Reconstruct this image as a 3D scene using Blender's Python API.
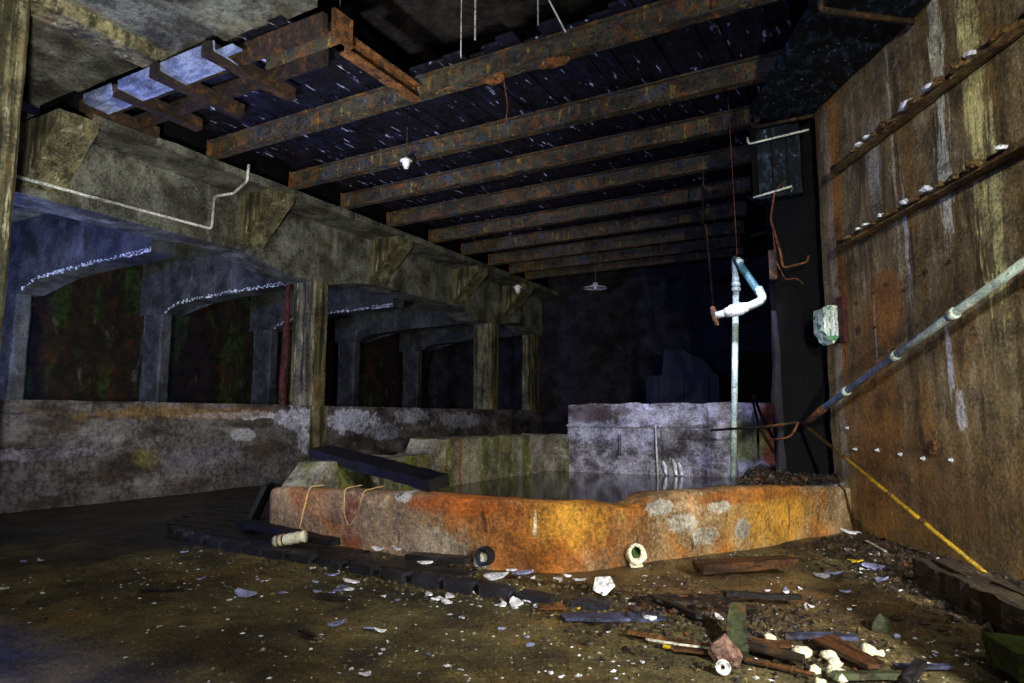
import bpy, bmesh, math, random
from mathutils import Vector, Matrix, noise
R = math.radians
for o in list(bpy.data.objects): bpy.data.objects.remove(o)
sc = bpy.context.scene
COL = sc.collection

# ------------------------------------------------------------------ camera
cam = bpy.data.cameras.new('camera'); cam.lens = 36 * 665 / 1024; cam.sensor_width = 36
cam.clip_start = 0.05; cam.clip_end = 200
co = bpy.data.objects.new('camera', cam); COL.objects.link(co)
co.location = (0, 0, 1.25); co.rotation_euler = (R(90 + 6.562), 0, R(29.1)); sc.camera = co
# ------------------------------------------------------------------ world, lights, exposure
w = bpy.data.worlds.new('world'); sc.world = w; w.use_nodes = True
w.node_tree.nodes['Background'].inputs[0].default_value = (0.42, 0.48, 1.0, 1)
w.node_tree.nodes['Background'].inputs[1].default_value = 0.005
sc.view_settings.view_transform = 'Standard'; sc.view_settings.look = 'None'
sc.view_settings.gamma = 1; sc.view_settings.use_curve_mapping = False
sc.view_settings.exposure = 0.62

def lamp(name, kind, loc, target, power, color, size=.3, spot=120, blend=.8):
    l = bpy.data.lights.new(name, kind); l.energy = power; l.color = color
    if kind == 'AREA': l.size = size
    else: l.shadow_soft_size = size
    if kind == 'SPOT': l.spot_size = R(spot); l.spot_blend = blend
    o = bpy.data.objects.new(name, l); COL.objects.link(o); o.location = loc
    d = Vector(target) - Vector(loc); o.rotation_euler = d.to_track_quat('-Z', 'Y').to_euler()
    return o
# added lamps, none visible, standing in for hand torches of light painting
lamp('torch_main', 'SPOT', (2.0, 1.5, 1.9), (-2.0, 6.4, 0.2), 900, (1, .96, .86), .05, 78, .9)
lamp('torch_wall', 'SPOT', (1.7, 0.9, 3.7), (1.1, 5.8, 2.9), 780, (1, .98, .90), .06, 92, 1)
lamp('torch_left', 'SPOT', (-2.4, 0.8, 1.2), (-9.6, 6.6, 5.6), 1650, (.98, .98, 1), .10, 84, .9)
lamp('fill_slab', 'SPOT', (-3.0, 0.6, 1.8), (-7.2, 3.7, 4.9), 260, (1, .96, .85), .10, 90, 1)  # fill added because the upper left slab stayed too dark
lamp('torch_parapet', 'SPOT', (-3.4, 2.6, 2.2), (-10.2, 9.0, 0.9), 90, (.92, .94, 1), .10, 90, 1)
lamp('torch_ceiling', 'SPOT', (-1.6, 1.8, 1.8), (-3.8, 11.5, 5.6), 175, (.84, .90, 1), .12, 80, 1)
lamp('torch_aisle', 'POINT', (-12.6, 2.2, 2.2), (-13, 9, 4), 760, (.20, .28, 1), .25)
lamp('fill_rock', 'SPOT', (-12.0, 5.0, 1.6), (-17.5, 11, 2.4), 420, (.95, 1, .75), .2, 120, 1)  # fill added to lift the rock face out of black
lamp('torch_basin', 'SPOT', (-1.2, 7.9, 3.8), (-3.0, 11.1, .9), 420, (.62, .64, 1), .06, 62, 1)
lamp('torch_high', 'SPOT', (-2.4, 2.2, 2.2), (-4.6, 7.2, 8), 220, (1, .93, .85), .12, 60, 1)
lamp('torch_floor', 'SPOT', (-0.9, 0.0, 3.6), (-3.6, 3.6, 0), 260, (1, .97, .85), .12, 92, 1)

# ------------------------------------------------------------------ materials
def lin(c):
    return tuple(((v / 255) / 12.92 if v / 255 <= .04045 else ((v / 255 + .055) / 1.055) ** 2.4) for v in c) + (1,)
def N(col, s, lo=.45, hi=.6, k=1.0): return dict(t='n', c=col, s=s if isinstance(s, tuple) else (s, s, s), lo=lo, hi=hi, k=k)
def B(col, c, r, soft=.15, wob=.5, k=1.0, ns=3.0): return dict(t='b', c=col, ctr=c, r=r, soft=soft, wob=wob, k=k, ns=ns)
def mat(name, base, layers=(), rough=.85, metal=0., bump=.4, bs=25., fine=140., rand=False, spec=.4, rvar=0., emit=None, trans=0., dist=.03, grain=.7):
    m = bpy.data.materials.new(name); m.use_nodes = True; nt = m.node_tree; n = nt.nodes; L = nt.links
    bs_ = n['Principled BSDF']
    tc = n.new('ShaderNodeTexCoord'); src = tc.outputs['Object']
    if rand:
        oi = n.new('ShaderNodeObjectInfo'); mu = n.new('ShaderNodeMath'); mu.operation = 'MULTIPLY'; mu.inputs[1].default_value = 37.
        L.new(oi.outputs['Random'], mu.inputs[0]); va = n.new('ShaderNodeVectorMath'); va.operation = 'ADD'
        L.new(src, va.inputs[0]); L.new(mu.outputs[0], va.inputs[1]); src = va.outputs[0]
    def noise_node(s, detail=7, rgh=.6):
        mp = n.new('ShaderNodeMapping'); mp.inputs['Scale'].default_value = s; L.new(src, mp.inputs[0])
        t = n.new('ShaderNodeTexNoise'); t.inputs['Scale'].default_value = 1; t.inputs['Detail'].default_value = detail
        t.inputs['Roughness'].default_value = rgh; L.new(mp.outputs[0], t.inputs['Vector']); return t.outputs['Fac']
    rgb = n.new('ShaderNodeRGB'); rgb.outputs[0].default_value = lin(base); cur = rgb.outputs[0]
    for i, l in enumerate(layers):
        mr = n.new('ShaderNodeMapRange'); mr.clamp = True; mr.interpolation_type = 'SMOOTHSTEP'
        if l['t'] == 'n':
            f = noise_node(tuple(v + .013 * i for v in l['s']))
            mr.inputs['From Min'].default_value = l['lo']; mr.inputs['From Max'].default_value = l['hi']
            mr.inputs['To Min'].default_value = 0; mr.inputs['To Max'].default_value = l['k']
        else:
            a = n.new('ShaderNodeVectorMath'); a.operation = 'SUBTRACT'; a.inputs[1].default_value = l['ctr']; L.new(tc.outputs['Object'], a.inputs[0])
            b = n.new('ShaderNodeVectorMath'); b.operation = 'DIVIDE'; b.inputs[1].default_value = l['r']; L.new(a.outputs[0], b.inputs[0])
            c = n.new('ShaderNodeVectorMath'); c.operation = 'LENGTH'; L.new(b.outputs[0], c.inputs[0])
            nn = noise_node(l['ns'] if isinstance(l['ns'], tuple) else (l['ns'],) * 3, 10, .72)
            ma = n.new('ShaderNodeMath'); ma.operation = 'MULTIPLY_ADD'; ma.inputs[1].default_value = l['wob'] * 2
            L.new(nn, ma.inputs[0]); L.new(c.outputs['Value'], ma.inputs[2]); f = ma.outputs[0]
            mr.inputs['From Min'].default_value = 1 + l['wob'] - l['soft']; mr.inputs['From Max'].default_value = 1 + l['wob'] + l['soft']
            mr.inputs['To Min'].default_value = l['k']; mr.inputs['To Max'].default_value = 0
        L.new(f, mr.inputs['Value'])
        mx = n.new('ShaderNodeMix'); mx.data_type = 'RGBA'
        L.new(mr.outputs[0], mx.inputs[0]); L.new(cur, mx.inputs[6]); mx.inputs[7].default_value = lin(l['c']); cur = mx.outputs[2]
    if grain:      # fine mineral speckle of the material itself
        g1 = noise_node((bs * 1.7,) * 3, 8, .75); g2 = noise_node((2.3, 2.3, 2.3), 8, .7)
        ad = n.new('ShaderNodeMath'); ad.operation = 'ADD'; L.new(g1, ad.inputs[0]); L.new(g2, ad.inputs[1])
        mr = n.new('ShaderNodeMapRange'); mr.inputs['From Min'].default_value = .85; mr.inputs['From Max'].default_value = 1.17
        mr.inputs['To Min'].default_value = 1 - grain; mr.inputs['To Max'].default_value = 1 + grain * 1.1; mr.clamp = True; L.new(ad.outputs[0], mr.inputs['Value'])
        vm = n.new('ShaderNodeVectorMath'); vm.operation = 'SCALE'; L.new(cur, vm.inputs[0]); L.new(mr.outputs[0], vm.inputs['Scale']); cur = vm.outputs[0]
    L.new(cur, bs_.inputs['Base Color'])
    bs_.inputs['Metallic'].default_value = metal; bs_.inputs['Roughness'].default_value = rough
    bs_.inputs['Specular IOR Level'].default_value = spec
    if rvar:
        mr = n.new('ShaderNodeMapRange'); mr.inputs['From Min'].default_value = .35; mr.inputs['From Max'].default_value = .65
        mr.inputs['To Min'].default_value = rough - rvar; mr.inputs['To Max'].default_value = rough + rvar
        L.new(noise_node((5, 5, 5)), mr.inputs['Value']); L.new(mr.outputs[0], bs_.inputs['Roughness'])
    if bump:
        a = noise_node((bs,) * 3, 6); b = noise_node((fine,) * 3, 4, .7)
        ad = n.new('ShaderNodeMath'); ad.operation = 'MULTIPLY_ADD'; ad.inputs[1].default_value = .5
        L.new(b, ad.inputs[0]); L.new(a, ad.inputs[2])
        bp = n.new('ShaderNodeBump'); bp.inputs['Strength'].default_value = bump; bp.inputs['Distance'].default_value = dist
        L.new(ad.outputs[0], bp.inputs['Height']); L.new(bp.outputs[0], bs_.inputs['Normal'])
    return m

M = {}
M['conc'] = mat('grey_green_concrete', (104, 106, 92), [N((62, 60, 48), 1.4, .42, .62), N((140, 140, 126), (3, 3, .8), .55, .72, .8),
    N((86, 72, 38), (2.5, 2.5, .5), .54, .68, .6), N((30, 30, 28), 9, .58, .72, .6)], rough=.8, bump=.5, bs=14)
M['conc_aisle_shade'] = mat('shaded_aisle_concrete', (58, 60, 64), [N((36, 36, 36), 1.4, .42, .62), N((84, 84, 86), (3, 3, .8), .55, .72, .7)], rough=.7, bump=.5, bs=14)  # concrete darkened so that the aisle's shade sits in the colour
M['conc_col'] = mat('streaked_column_concrete', (112, 106, 74), [N((52, 50, 26), (7, 7, .5), .44, .6), N((164, 158, 128), (9, 9, 1.2), .57, .68, .85),
    N((96, 62, 22), (5, 5, .9), .56, .7, .8), N((26, 26, 18), (6, 6, .35), .56, .68, .8)], rough=.75, bump=.6, bs=18)
M['conc_par'] = mat('parapet_concrete', (92, 89, 88), [N((60, 52, 44), (1.2, 1.2, 3.5), .45, .62), N((124, 120, 122), (2, 1.1, 4.5), .54, .70, .6),
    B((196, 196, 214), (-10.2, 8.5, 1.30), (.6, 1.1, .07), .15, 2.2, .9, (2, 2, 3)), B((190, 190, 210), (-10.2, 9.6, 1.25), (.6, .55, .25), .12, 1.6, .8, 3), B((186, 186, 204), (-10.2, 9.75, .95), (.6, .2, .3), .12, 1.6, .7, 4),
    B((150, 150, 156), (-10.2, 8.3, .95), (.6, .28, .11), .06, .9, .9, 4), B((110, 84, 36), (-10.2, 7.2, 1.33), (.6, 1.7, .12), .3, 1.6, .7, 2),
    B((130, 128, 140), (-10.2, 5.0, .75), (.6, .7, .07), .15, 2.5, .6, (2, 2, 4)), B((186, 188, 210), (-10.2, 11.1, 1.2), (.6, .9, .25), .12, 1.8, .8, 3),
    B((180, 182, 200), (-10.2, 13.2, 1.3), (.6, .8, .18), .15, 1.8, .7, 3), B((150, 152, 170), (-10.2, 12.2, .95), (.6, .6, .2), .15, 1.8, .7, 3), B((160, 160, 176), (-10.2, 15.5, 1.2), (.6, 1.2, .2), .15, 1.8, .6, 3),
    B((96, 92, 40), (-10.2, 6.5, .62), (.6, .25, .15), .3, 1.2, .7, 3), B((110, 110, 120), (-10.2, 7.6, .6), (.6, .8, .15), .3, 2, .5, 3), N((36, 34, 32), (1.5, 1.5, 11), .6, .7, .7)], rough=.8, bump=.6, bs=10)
M['basin_front'] = mat('rusty_basin_wall', (176, 142, 98), [N((206, 186, 150), 6, .52, .62, .7), N((196, 120, 34), 1.7, .50, .62, .8), N((120, 96, 66), 26, .54, .64, .7),
    B((190, 114, 40), (-2.5, 5.1, .35), (.75, .8, .5), .45, 1.6, .85, (7, 7, 2)), B((222, 170, 62), (-2.3, 5.2, .42), (.28, .5, .2), .5, 2.2, .6, (12, 12, 3)),
    B((206, 110, 24), (-3.3, 5.0, .5), (.5, .5, .09), .4, .9, .9, 7), B((164, 88, 30), (-4.55, 5.0, .18), (.14, .4, .3), .25, .7, .9, 7), B((212, 156, 48), (-1.0, 7.2, .25), (.5, .7, .3), .5, .8, .8, (6, 6, 3)), B((176, 104, 30), (-1.2, 6.9, .5), (.7, .9, .07), .4, .9, .8, 6),
    B((222, 216, 204), (-1.80, 6.0, .46), (.10, .3, .07), .08, 1.0, .95, 8), B((206, 196, 180), (-1.66, 6.2, .3), (.12, .3, .09), .08, 1.2, .95, 7), B((196, 186, 168), (-1.52, 6.4, .18), (.13, .3, .08), .08, 1.2, .95, 7), B((214, 204, 186), (-1.42, 6.55, .42), (.12, .2, .05), .08, 1.2, .95, 9), B((190, 180, 164), (-1.25, 6.8, .2), (.06, .2, .10), .06, .6, .95, 7),
    B((222, 218, 206), (-3.9, 5.0, .53), (.11, .3, .05), .12, 1.0, .95, 9), B((236, 222, 190), (-2.55, 5.05, .38), (.015, .3, .11), .3, 1.2, 1, 12), B((196, 180, 156), (-3.5, 4.9, .14), (.35, .5, .14), .15, .9, .8, 5), B((190, 164, 126), (-4.1, 4.95, .25), (.5, .5, .2), .2, .9, .6, 4),
    N((60, 36, 18), (9, 9, 2), .62, .68, .8), N((226, 210, 176), 45, .66, .72, .8), N((50, 34, 20), 40, .66, .72, .8)],
    rough=.55, bump=1., bs=20, fine=90, spec=.5, rvar=.15, dist=.04, grain=.6)
M['basin_back'] = mat('stained_pale_basin_wall', (146, 144, 150), [N((84, 76, 78), (2.6, 2.6, 3.5), .46, .62, .9), N((196, 194, 214), (3, 3, 4), .58, .7, .7),
    B((112, 54, 12), (-1.55, 11, 1.0), (.2, .5, .6), .3, .5), B((96, 100, 34), (-1.95, 11, .9), (.28, .5, .35), .35, .7, .9), B((62, 46, 40), (-4.6, 11, 1.35), (.5, .5, .2), .3, .6, .8),
    N((60, 50, 44), (5, 5, .7), .58, .68, .8), N((40, 32, 30), 20, .64, .7, .7)], rough=.7, bump=.5, bs=14)
M['basin_left'] = mat('mossy_basin_wall', (128, 122, 102), [N((90, 96, 24), (1, 2.2, .3), .48, .58, .85), N((160, 156, 140), 5, .55, .66, .7), N((132, 76, 18), (1, 2.7, .5), .57, .64, .8),
    N((44, 44, 30), (2, 5, .6), .6, .68, .8)], rough=.7, bump=.6, bs=16)
_v = (14, 14, 1.6)
M['wall_right'] = mat('rust_streaked_wall', (134, 116, 78), [N((172, 156, 122), (9, 9, 1.3), .48, .64, .7), N((140, 104, 44), (2.2, 2, .45), .46, .60, .8), N((74, 60, 30), (6, 6, .9), .50, .62, .8), N((60, 48, 24), 1.1, .5, .62, .6),
    B((168, 108, 34), (.13, 0, 3.6), (.13, 1, 2.2), .3, .5, .85, _v), B((146, 96, 34), (.65, 0, 1.2), (.45, 1, 1.2), .5, .9, .7, (5, 5, 2)), B((150, 96, 34), (1.0, 0, 2.35), (.28, 1, .42), .2, .5, .85, (6, 6, 3)),
    B((112, 78, 26), (1.5, 0, .5), (1.8, 1, .8), .6, .7, .6, 2.0),
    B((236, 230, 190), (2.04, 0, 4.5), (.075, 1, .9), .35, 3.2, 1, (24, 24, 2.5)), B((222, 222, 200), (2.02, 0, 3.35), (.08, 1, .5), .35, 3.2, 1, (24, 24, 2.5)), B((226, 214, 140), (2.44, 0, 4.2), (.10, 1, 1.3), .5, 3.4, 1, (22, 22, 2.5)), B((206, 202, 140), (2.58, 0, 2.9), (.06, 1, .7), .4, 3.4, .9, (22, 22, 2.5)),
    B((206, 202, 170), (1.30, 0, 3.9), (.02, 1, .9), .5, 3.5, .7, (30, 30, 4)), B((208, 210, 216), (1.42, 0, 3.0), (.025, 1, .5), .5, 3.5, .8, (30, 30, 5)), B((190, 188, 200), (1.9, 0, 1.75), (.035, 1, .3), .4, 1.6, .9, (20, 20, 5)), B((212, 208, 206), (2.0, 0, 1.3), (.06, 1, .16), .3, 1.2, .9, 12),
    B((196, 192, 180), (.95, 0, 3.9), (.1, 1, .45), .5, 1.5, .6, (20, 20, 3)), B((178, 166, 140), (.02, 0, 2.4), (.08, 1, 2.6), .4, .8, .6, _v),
    B((70, 36, 30), (.46, 0, 2.2), (.05, 1, .06), .3, 1, .9, 12), B((70, 40, 30), (1.45, 0, 1.05), (.035, 1, .16), .3, 1, .9, 10), B((64, 40, 26), (1.5, 0, 2.75), (.02, 1, .35), .4, 1, .8, 12), B((190, 186, 186), (.8, 0, 2.1), (.015, 1, .35), .4, 1, .8, 12),
    N((206, 190, 150), 30, .66, .72, .7), N((30, 24, 14), 26, .65, .72, .8), N((232, 224, 196), 60, .67, .71, .9)], rough=.62, bump=1., bs=20, fine=90, spec=.5, rvar=.12, dist=.05)
M['black'] = mat('black_and_shaded_concrete', (7, 7, 8), [N((22, 24, 32), (6, 6, 1.1), .58, .7, .6), N((4, 4, 4), 5, .5, .6, .7)], rough=.6, bump=.7, bs=16, spec=.15)  # shade on the wall return is put into this near-black colour
M['redstrip'] = mat('dark_red_rust', (84, 34, 26), [N((40, 18, 14), 9, .46, .6)], rough=.7, bump=.8, bs=30)
M['duct'] = mat('tarred_soffit_board', (14, 19, 24), [N((44, 58, 74), (11, 5, 6), .5, .62, .8), N((130, 146, 160), (18, 9, 8), .63, .67, .8)], rough=.5, bump=.6, bs=14, spec=.2)
M['deck'] = mat('tarred_deck_board', (19, 19, 32), [N((44, 44, 88), (9, 1.6, 6), .54, .68, .7), N((200, 206, 246), (12, 2.4, 8), .62, .66, .95), N((6, 6, 8), 2, .48, .6, .6)],
    rough=.42, bump=.8, bs=9, spec=.4, rvar=.15)
M['ceil_high'] = mat('high_ceiling_concrete', (52, 50, 48), [N((30, 20, 14), 1.1, .5, .62, .9), N((12, 12, 14), 3, .62, .68)], rough=.9, bump=.7, bs=6)
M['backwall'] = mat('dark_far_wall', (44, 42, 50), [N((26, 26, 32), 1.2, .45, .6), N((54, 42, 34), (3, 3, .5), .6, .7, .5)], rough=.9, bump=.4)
M['rock'] = mat('mossy_rock', (40, 30, 22), [N((46, 70, 30), (1.6, 1.6, .35), .53, .6, .9), N((110, 104, 96), (3, 3, .5), .6, .68, .7), N((66, 32, 14), 1.4, .52, .64, .8), N((12, 10, 9), 3, .5, .62, .8)], rough=.8, bump=1., bs=5, dist=.1)
M['steel'] = mat('rusted_steel', (70, 66, 48), [N((116, 72, 26), (6, 6, 6), .50, .60, .75), N((158, 130, 50), (14, 14, 4), .58, .66, .8), N((60, 70, 84), (3, 3, 3), .54, .64, .8), N((34, 24, 14), 13, .54, .64, .8)],
    rough=.6, bump=.8, bs=22, spec=.5, rand=True)
M['rust'] = mat('orange_rust', (138, 88, 40), [N((72, 50, 26), 9, .46, .6), N((190, 150, 84), 22, .58, .68, .8)], rough=.8, bump=.9, bs=35, rand=True)
M['darkrust'] = mat('dark_rust', (50, 36, 22), [N((96, 64, 28), 7, .5, .62, .8), N((14, 10, 8), 11, .5, .62, .8)], rough=.7, bump=.8, bs=30, rand=True)
M['galv'] = mat('blue_grey_galvanised_sheet', (158, 172, 206), [N((96, 108, 150), (3, 9, 3), .46, .6, .8), N((232, 238, 255), 26, .64, .7, .9)], rough=.45, metal=.25, bump=.4, bs=30)
M['pipe'] = mat('pale_green_painted_pipe', (172, 190, 178), [N((222, 230, 222), (9, 9, 3), .52, .64, .8), N((118, 96, 40), 11, .6, .66, .9)], rough=.5, bump=.4, bs=40)
M['pipe_green'] = mat('teal_painted_pipe', (62, 104, 104), [N((96, 138, 134), 9, .5, .64), N((50, 66, 50), 7, .58, .66)], rough=.5, bump=.3, bs=40)
M['conduit'] = mat('pale_conduit', (206, 208, 196), [N((128, 116, 84), 15, .57, .66, .8)], rough=.5, bump=.2)
M['rail'] = mat('olive_rusted_rail', (128, 102, 56), [N((84, 46, 22), 9, .48, .58, .85), N((196, 170, 110), 22, .58, .68, .8), N((44, 34, 20), 15, .56, .64, .8)], rough=.55, bump=.9, bs=35, rand=True)
M['yellow'] = mat('yellowed_pipe', (176, 140, 26), [N((110, 108, 22), (5, 5, 5), .5, .62), N((130, 48, 14), 6, .58, .64), N((60, 40, 14), 18, .62, .7)], rough=.5, bump=.3)
M['white'] = mat('white_porcelain', (236, 238, 240), [N((150, 140, 110), 16, .62, .7, .8)], rough=.3, bump=.1)
M['flake'] = mat('white_paint_flake', (226, 228, 240), [N((150, 148, 150), 14, .58, .68, .6)], rough=.6, bump=.3, rand=True)
M['flake_blue'] = mat('bluish_paint_flake', (150, 158, 204), [N((90, 92, 120), 14, .52, .66, .7)], rough=.5, bump=.3, rand=True)
M['fungus'] = mat('cream_foam', (238, 236, 206), [N((196, 178, 110), 14, .58, .68, .8)], rough=.7, bump=.5, bs=50)
M['crust_and_glint'] = mat('white_crust', (206, 214, 224), [N((96, 72, 46), 30, .56, .64, .8)], rough=.6, bump=.6, bs=60)  # real pale crust, plus the painted edge glints of the cross beams
M['wood_dark'] = mat('wet_black_wood', (24, 22, 26), [N((52, 50, 66), (2, 22, 22), .55, .66, .7), N((10, 9, 9), 7, .5, .6, .7)], rough=.4, bump=.7, bs=18, spec=.5, rand=True)
M['wood_black'] = mat('charred_wood', (15, 13, 17), [N((34, 28, 34), (2, 14, 14), .58, .68, .6)], rough=.55, bump=.6, bs=18, spec=.3)
M['wood_brown'] = mat('rotten_brown_wood', (92, 56, 24), [N((38, 24, 12), (3, 26, 26), .47, .6, .9), N((146, 100, 46), (3, 34, 34), .62, .7, .7)], rough=.55, bump=.7, bs=24, rand=True)
M['timber'] = mat('rotten_grey_timber', (72, 60, 44), [N((34, 26, 18), (2, 18, 18), .47, .6, .9), N((136, 124, 104), (4, 30, 30), .6, .68, .9)], rough=.7, bump=1., bs=26, rand=True)
M['slate'] = mat('blue_slate', (70, 76, 108), [N((40, 42, 58), 12, .47, .6), N((128, 136, 180), (6, 26, 26), .6, .68, .6)], rough=.5, bump=.6, bs=26, rand=True)
M['kerb'] = mat('dark_wet_brick', (34, 35, 46), [N((62, 64, 92), 10, .55, .66, .8), N((70, 44, 24), 6, .6, .68, .6)], rough=.55, bump=.8, bs=34, rand=True)
M['stone'] = mat('pinkish_stone', (150, 116, 104), [N((90, 62, 54), 12, .48, .6), N((190, 170, 156), 24, .6, .68)], rough=.8, bump=.8, bs=30)
M['green_slab'] = mat('mossy_board', (58, 66, 42), [N((30, 30, 18), 8, .5, .6), N((96, 66, 30), 9, .58, .66, .8)], rough=.5, bump=.5, rand=True)
M['greenglass'] = mat('mossy_green_block', (70, 96, 30), [N((26, 30, 14), 7, .48, .62), N((110, 130, 40), 18, .6, .68, .7)], rough=.5, bump=.7)
M['string'] = mat('cream_string', (206, 176, 120), rough=.8, bump=0)
M['floor'] = mat('gritty_wet_floor', (112, 100, 60), [N((60, 52, 30), 1.3, .43, .6, .9), N((126, 96, 40), .9, .52, .64, .7), N((30, 30, 32), (.5, .9, 1), .56, .64, .75),
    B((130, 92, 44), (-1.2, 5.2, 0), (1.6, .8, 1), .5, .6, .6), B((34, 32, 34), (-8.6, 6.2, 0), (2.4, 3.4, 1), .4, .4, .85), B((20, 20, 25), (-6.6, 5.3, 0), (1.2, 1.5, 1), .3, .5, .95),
    N((160, 148, 112), 46, .60, .68, .8), N((16, 14, 10), 38, .60, .68, .8), N((198, 196, 184), 60, .67, .71, .9)], rough=.62, bump=1., bs=30, fine=120, spec=.45, rvar=.2, dist=.035)
M['gravel'] = mat('mixed_grit', (112, 100, 66), [N((44, 36, 24), 9, .46, .56), N((190, 188, 176), 13, .62, .66)], rough=.8, bump=.4)
M['litter'] = mat('dark_litter', (62, 48, 34), [N((22, 18, 16), 9, .46, .56), N((132, 122, 120), 12, .6, .66, .8), N((120, 66, 24), 7, .6, .66)], rough=.6, bump=.4)
M['metal_dark'] = mat('dark_machine_steel', (14, 16, 26), [N((10, 11, 16), 4, .45, .6)], rough=.5, bump=.2)
M['cable'] = mat('rusty_cable', (112, 66, 36), [N((60, 30, 16), 20, .5, .6)], rough=.7, bump=.2)
M['lamp_in'] = mat('enamel_shade', (214, 220, 232), rough=.35, bump=0)
M['fuse'] = mat('chipped_enamel', (214, 232, 214), [N((60, 120, 80), 9, .5, .56), N((70, 50, 34), 18, .6, .66, .9)], rough=.35, bump=.4, bs=40)
M['yellow_bit'] = mat('yellow_scrap', (220, 190, 40), [N((140, 110, 20), 16, .5, .62)], rough=.6, bump=.3)
wm = bpy.data.materials.new('basin_water'); wm.use_nodes = True; M['water'] = wm
_b = wm.node_tree.nodes['Principled BSDF']; _b.inputs['Base Color'].default_value = (.006, .007, .010, 1); _b.inputs['Roughness'].default_value = .09; _b.inputs['IOR'].default_value = 1.33
_n = wm.node_tree.nodes.new('ShaderNodeTexNoise'); _n.inputs['Scale'].default_value = 3
_p = wm.node_tree.nodes.new('ShaderNodeBump'); _p.inputs['Strength'].default_value = .02
wm.node_tree.links.new(_n.outputs['Fac'], _p.inputs['Height']); wm.node_tree.links.new(_p.outputs[0], _b.inputs['Normal'])

# ------------------------------------------------------------------ helpers
def bm_(): return bmesh.new()
def tag(o, label=None, cat=None, group=None, kind=None):
    if label: o['label'] = label
    if cat: o['category'] = cat
    if group: o['group'] = group
    if kind: o['kind'] = kind
    return o
def obj(name, bm, m, parent=None, loc=(0, 0, 0), rot=(0, 0, 0), smooth=False, **kw):
    me = bpy.data.meshes.new(name)
    if isinstance(bm, bpy.types.Mesh): me = bm
    else:
        bmesh.ops.recalc_face_normals(bm, faces=bm.faces[:]); bm.to_mesh(me); bm.free()
        me.materials.append(M[m])
        if smooth:
            for p in me.polygons: p.use_smooth = True
    o = bpy.data.objects.new(name, me); COL.objects.link(o); o.location = loc; o.rotation_euler = rot
    if parent: o.parent = parent
    tag(o, **kw); return o
def thing(name, label, cat, loc=(0, 0, 0), rot=(0, 0, 0), group=None):
    o = bpy.data.objects.new(name, None); COL.objects.link(o); o.location = loc; o.rotation_euler = rot; o.empty_display_size = .1
    return tag(o, label, cat, group)
def box(bm, x0, x1, y0, y1, z0, z1, mtx=None):
    vs = [bm.verts.new((x, y, z)) for x in (x0, x1) for y in (y0, y1) for z in (z0, z1)]
    for f in ((0, 1, 3, 2), (4, 6, 7, 5), (0, 4, 5, 1), (2, 3, 7, 6), (0, 2, 6, 4), (1, 5, 7, 3)): bm.faces.new([vs[i] for i in f])
    if mtx: bmesh.ops.transform(bm, matrix=mtx, verts=vs)
    return vs
def rough(bm, amp, sc_=2.0, amp2=None):
    for v in bm.verts:
        p = v.co * sc_; d = noise.noise_vector(p) * amp + noise.noise_vector(v.co * sc_ * 4 + Vector((9, 3, 1))) * (amp2 if amp2 is not None else amp * .4)
        v.co += d
def rbox(x0, x1, y0, y1, z0, z1, step=.25, amp=.012, sc_=1.5, bm=None, amp2=None):
    own = bm is None; b = bm_(); dims = [(x0, x1), (y0, y1), (z0, z1)]
    ns = [max(1, int(round((d[1] - d[0]) / step))) for d in dims]
    for ax in range(3):
        u, v = (ax + 1) % 3, (ax + 2) % 3
        for side in (0, 1):
            g = []
            for i in range(ns[u] + 1):
                row = []
                for j in range(ns[v] + 1):
                    c = [0, 0, 0]; c[ax] = dims[ax][side]
                    c[u] = dims[u][0] + (dims[u][1] - dims[u][0]) * i / ns[u]; c[v] = dims[v][0] + (dims[v][1] - dims[v][0]) * j / ns[v]
                    row.append(b.verts.new(c))
                g.append(row)
            for i in range(ns[u]):
                for j in range(ns[v]): b.faces.new((g[i][j], g[i + 1][j], g[i + 1][j + 1], g[i][j + 1]))
    bmesh.ops.remove_doubles(b, verts=b.verts[:], dist=1e-4)
    if amp: rough(b, amp, sc_, amp2)
    if own: return b
    me = bpy.data.meshes.new('t'); b.to_mesh(me); b.free(); bm.from_mesh(me); bpy.data.meshes.remove(me)
def prism(bm, outline, axis, lo, hi, step=.3, nsl=None):
    """outline: list of 2D points in the plane of the two other axes (in x,y,z order); extruded along axis"""
    pts = []
    for i, p in enumerate(outline):
        q = outline[(i + 1) % len(outline)]; L_ = math.dist(p, q); k = max(1, int(L_ / step))
        for s in range(k): pts.append((p[0] + (q[0] - p[0]) * s / k, p[1] + (q[1] - p[1]) * s / k))
    def mk(p, t):
        return {0: (t, p[0], p[1]), 1: (p[0], t, p[1]), 2: (p[0], p[1], t)}[axis]
    n = nsl or max(1, int((hi - lo) / step)); rings = []
    for s in range(n + 1): rings.append([bm.verts.new(mk(p, lo + (hi - lo) * s / n)) for p in pts])
    for s in range(n):
        for i in range(len(pts)):
            j = (i + 1) % len(pts); bm.faces.new((rings[s][i], rings[s][j], rings[s + 1][j], rings[s + 1][i]))
    f1 = bm.faces.new(rings[0]); f2 = bm.faces.new(rings[-1][::-1]); bmesh.ops.triangulate(bm, faces=[f1, f2])
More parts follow.
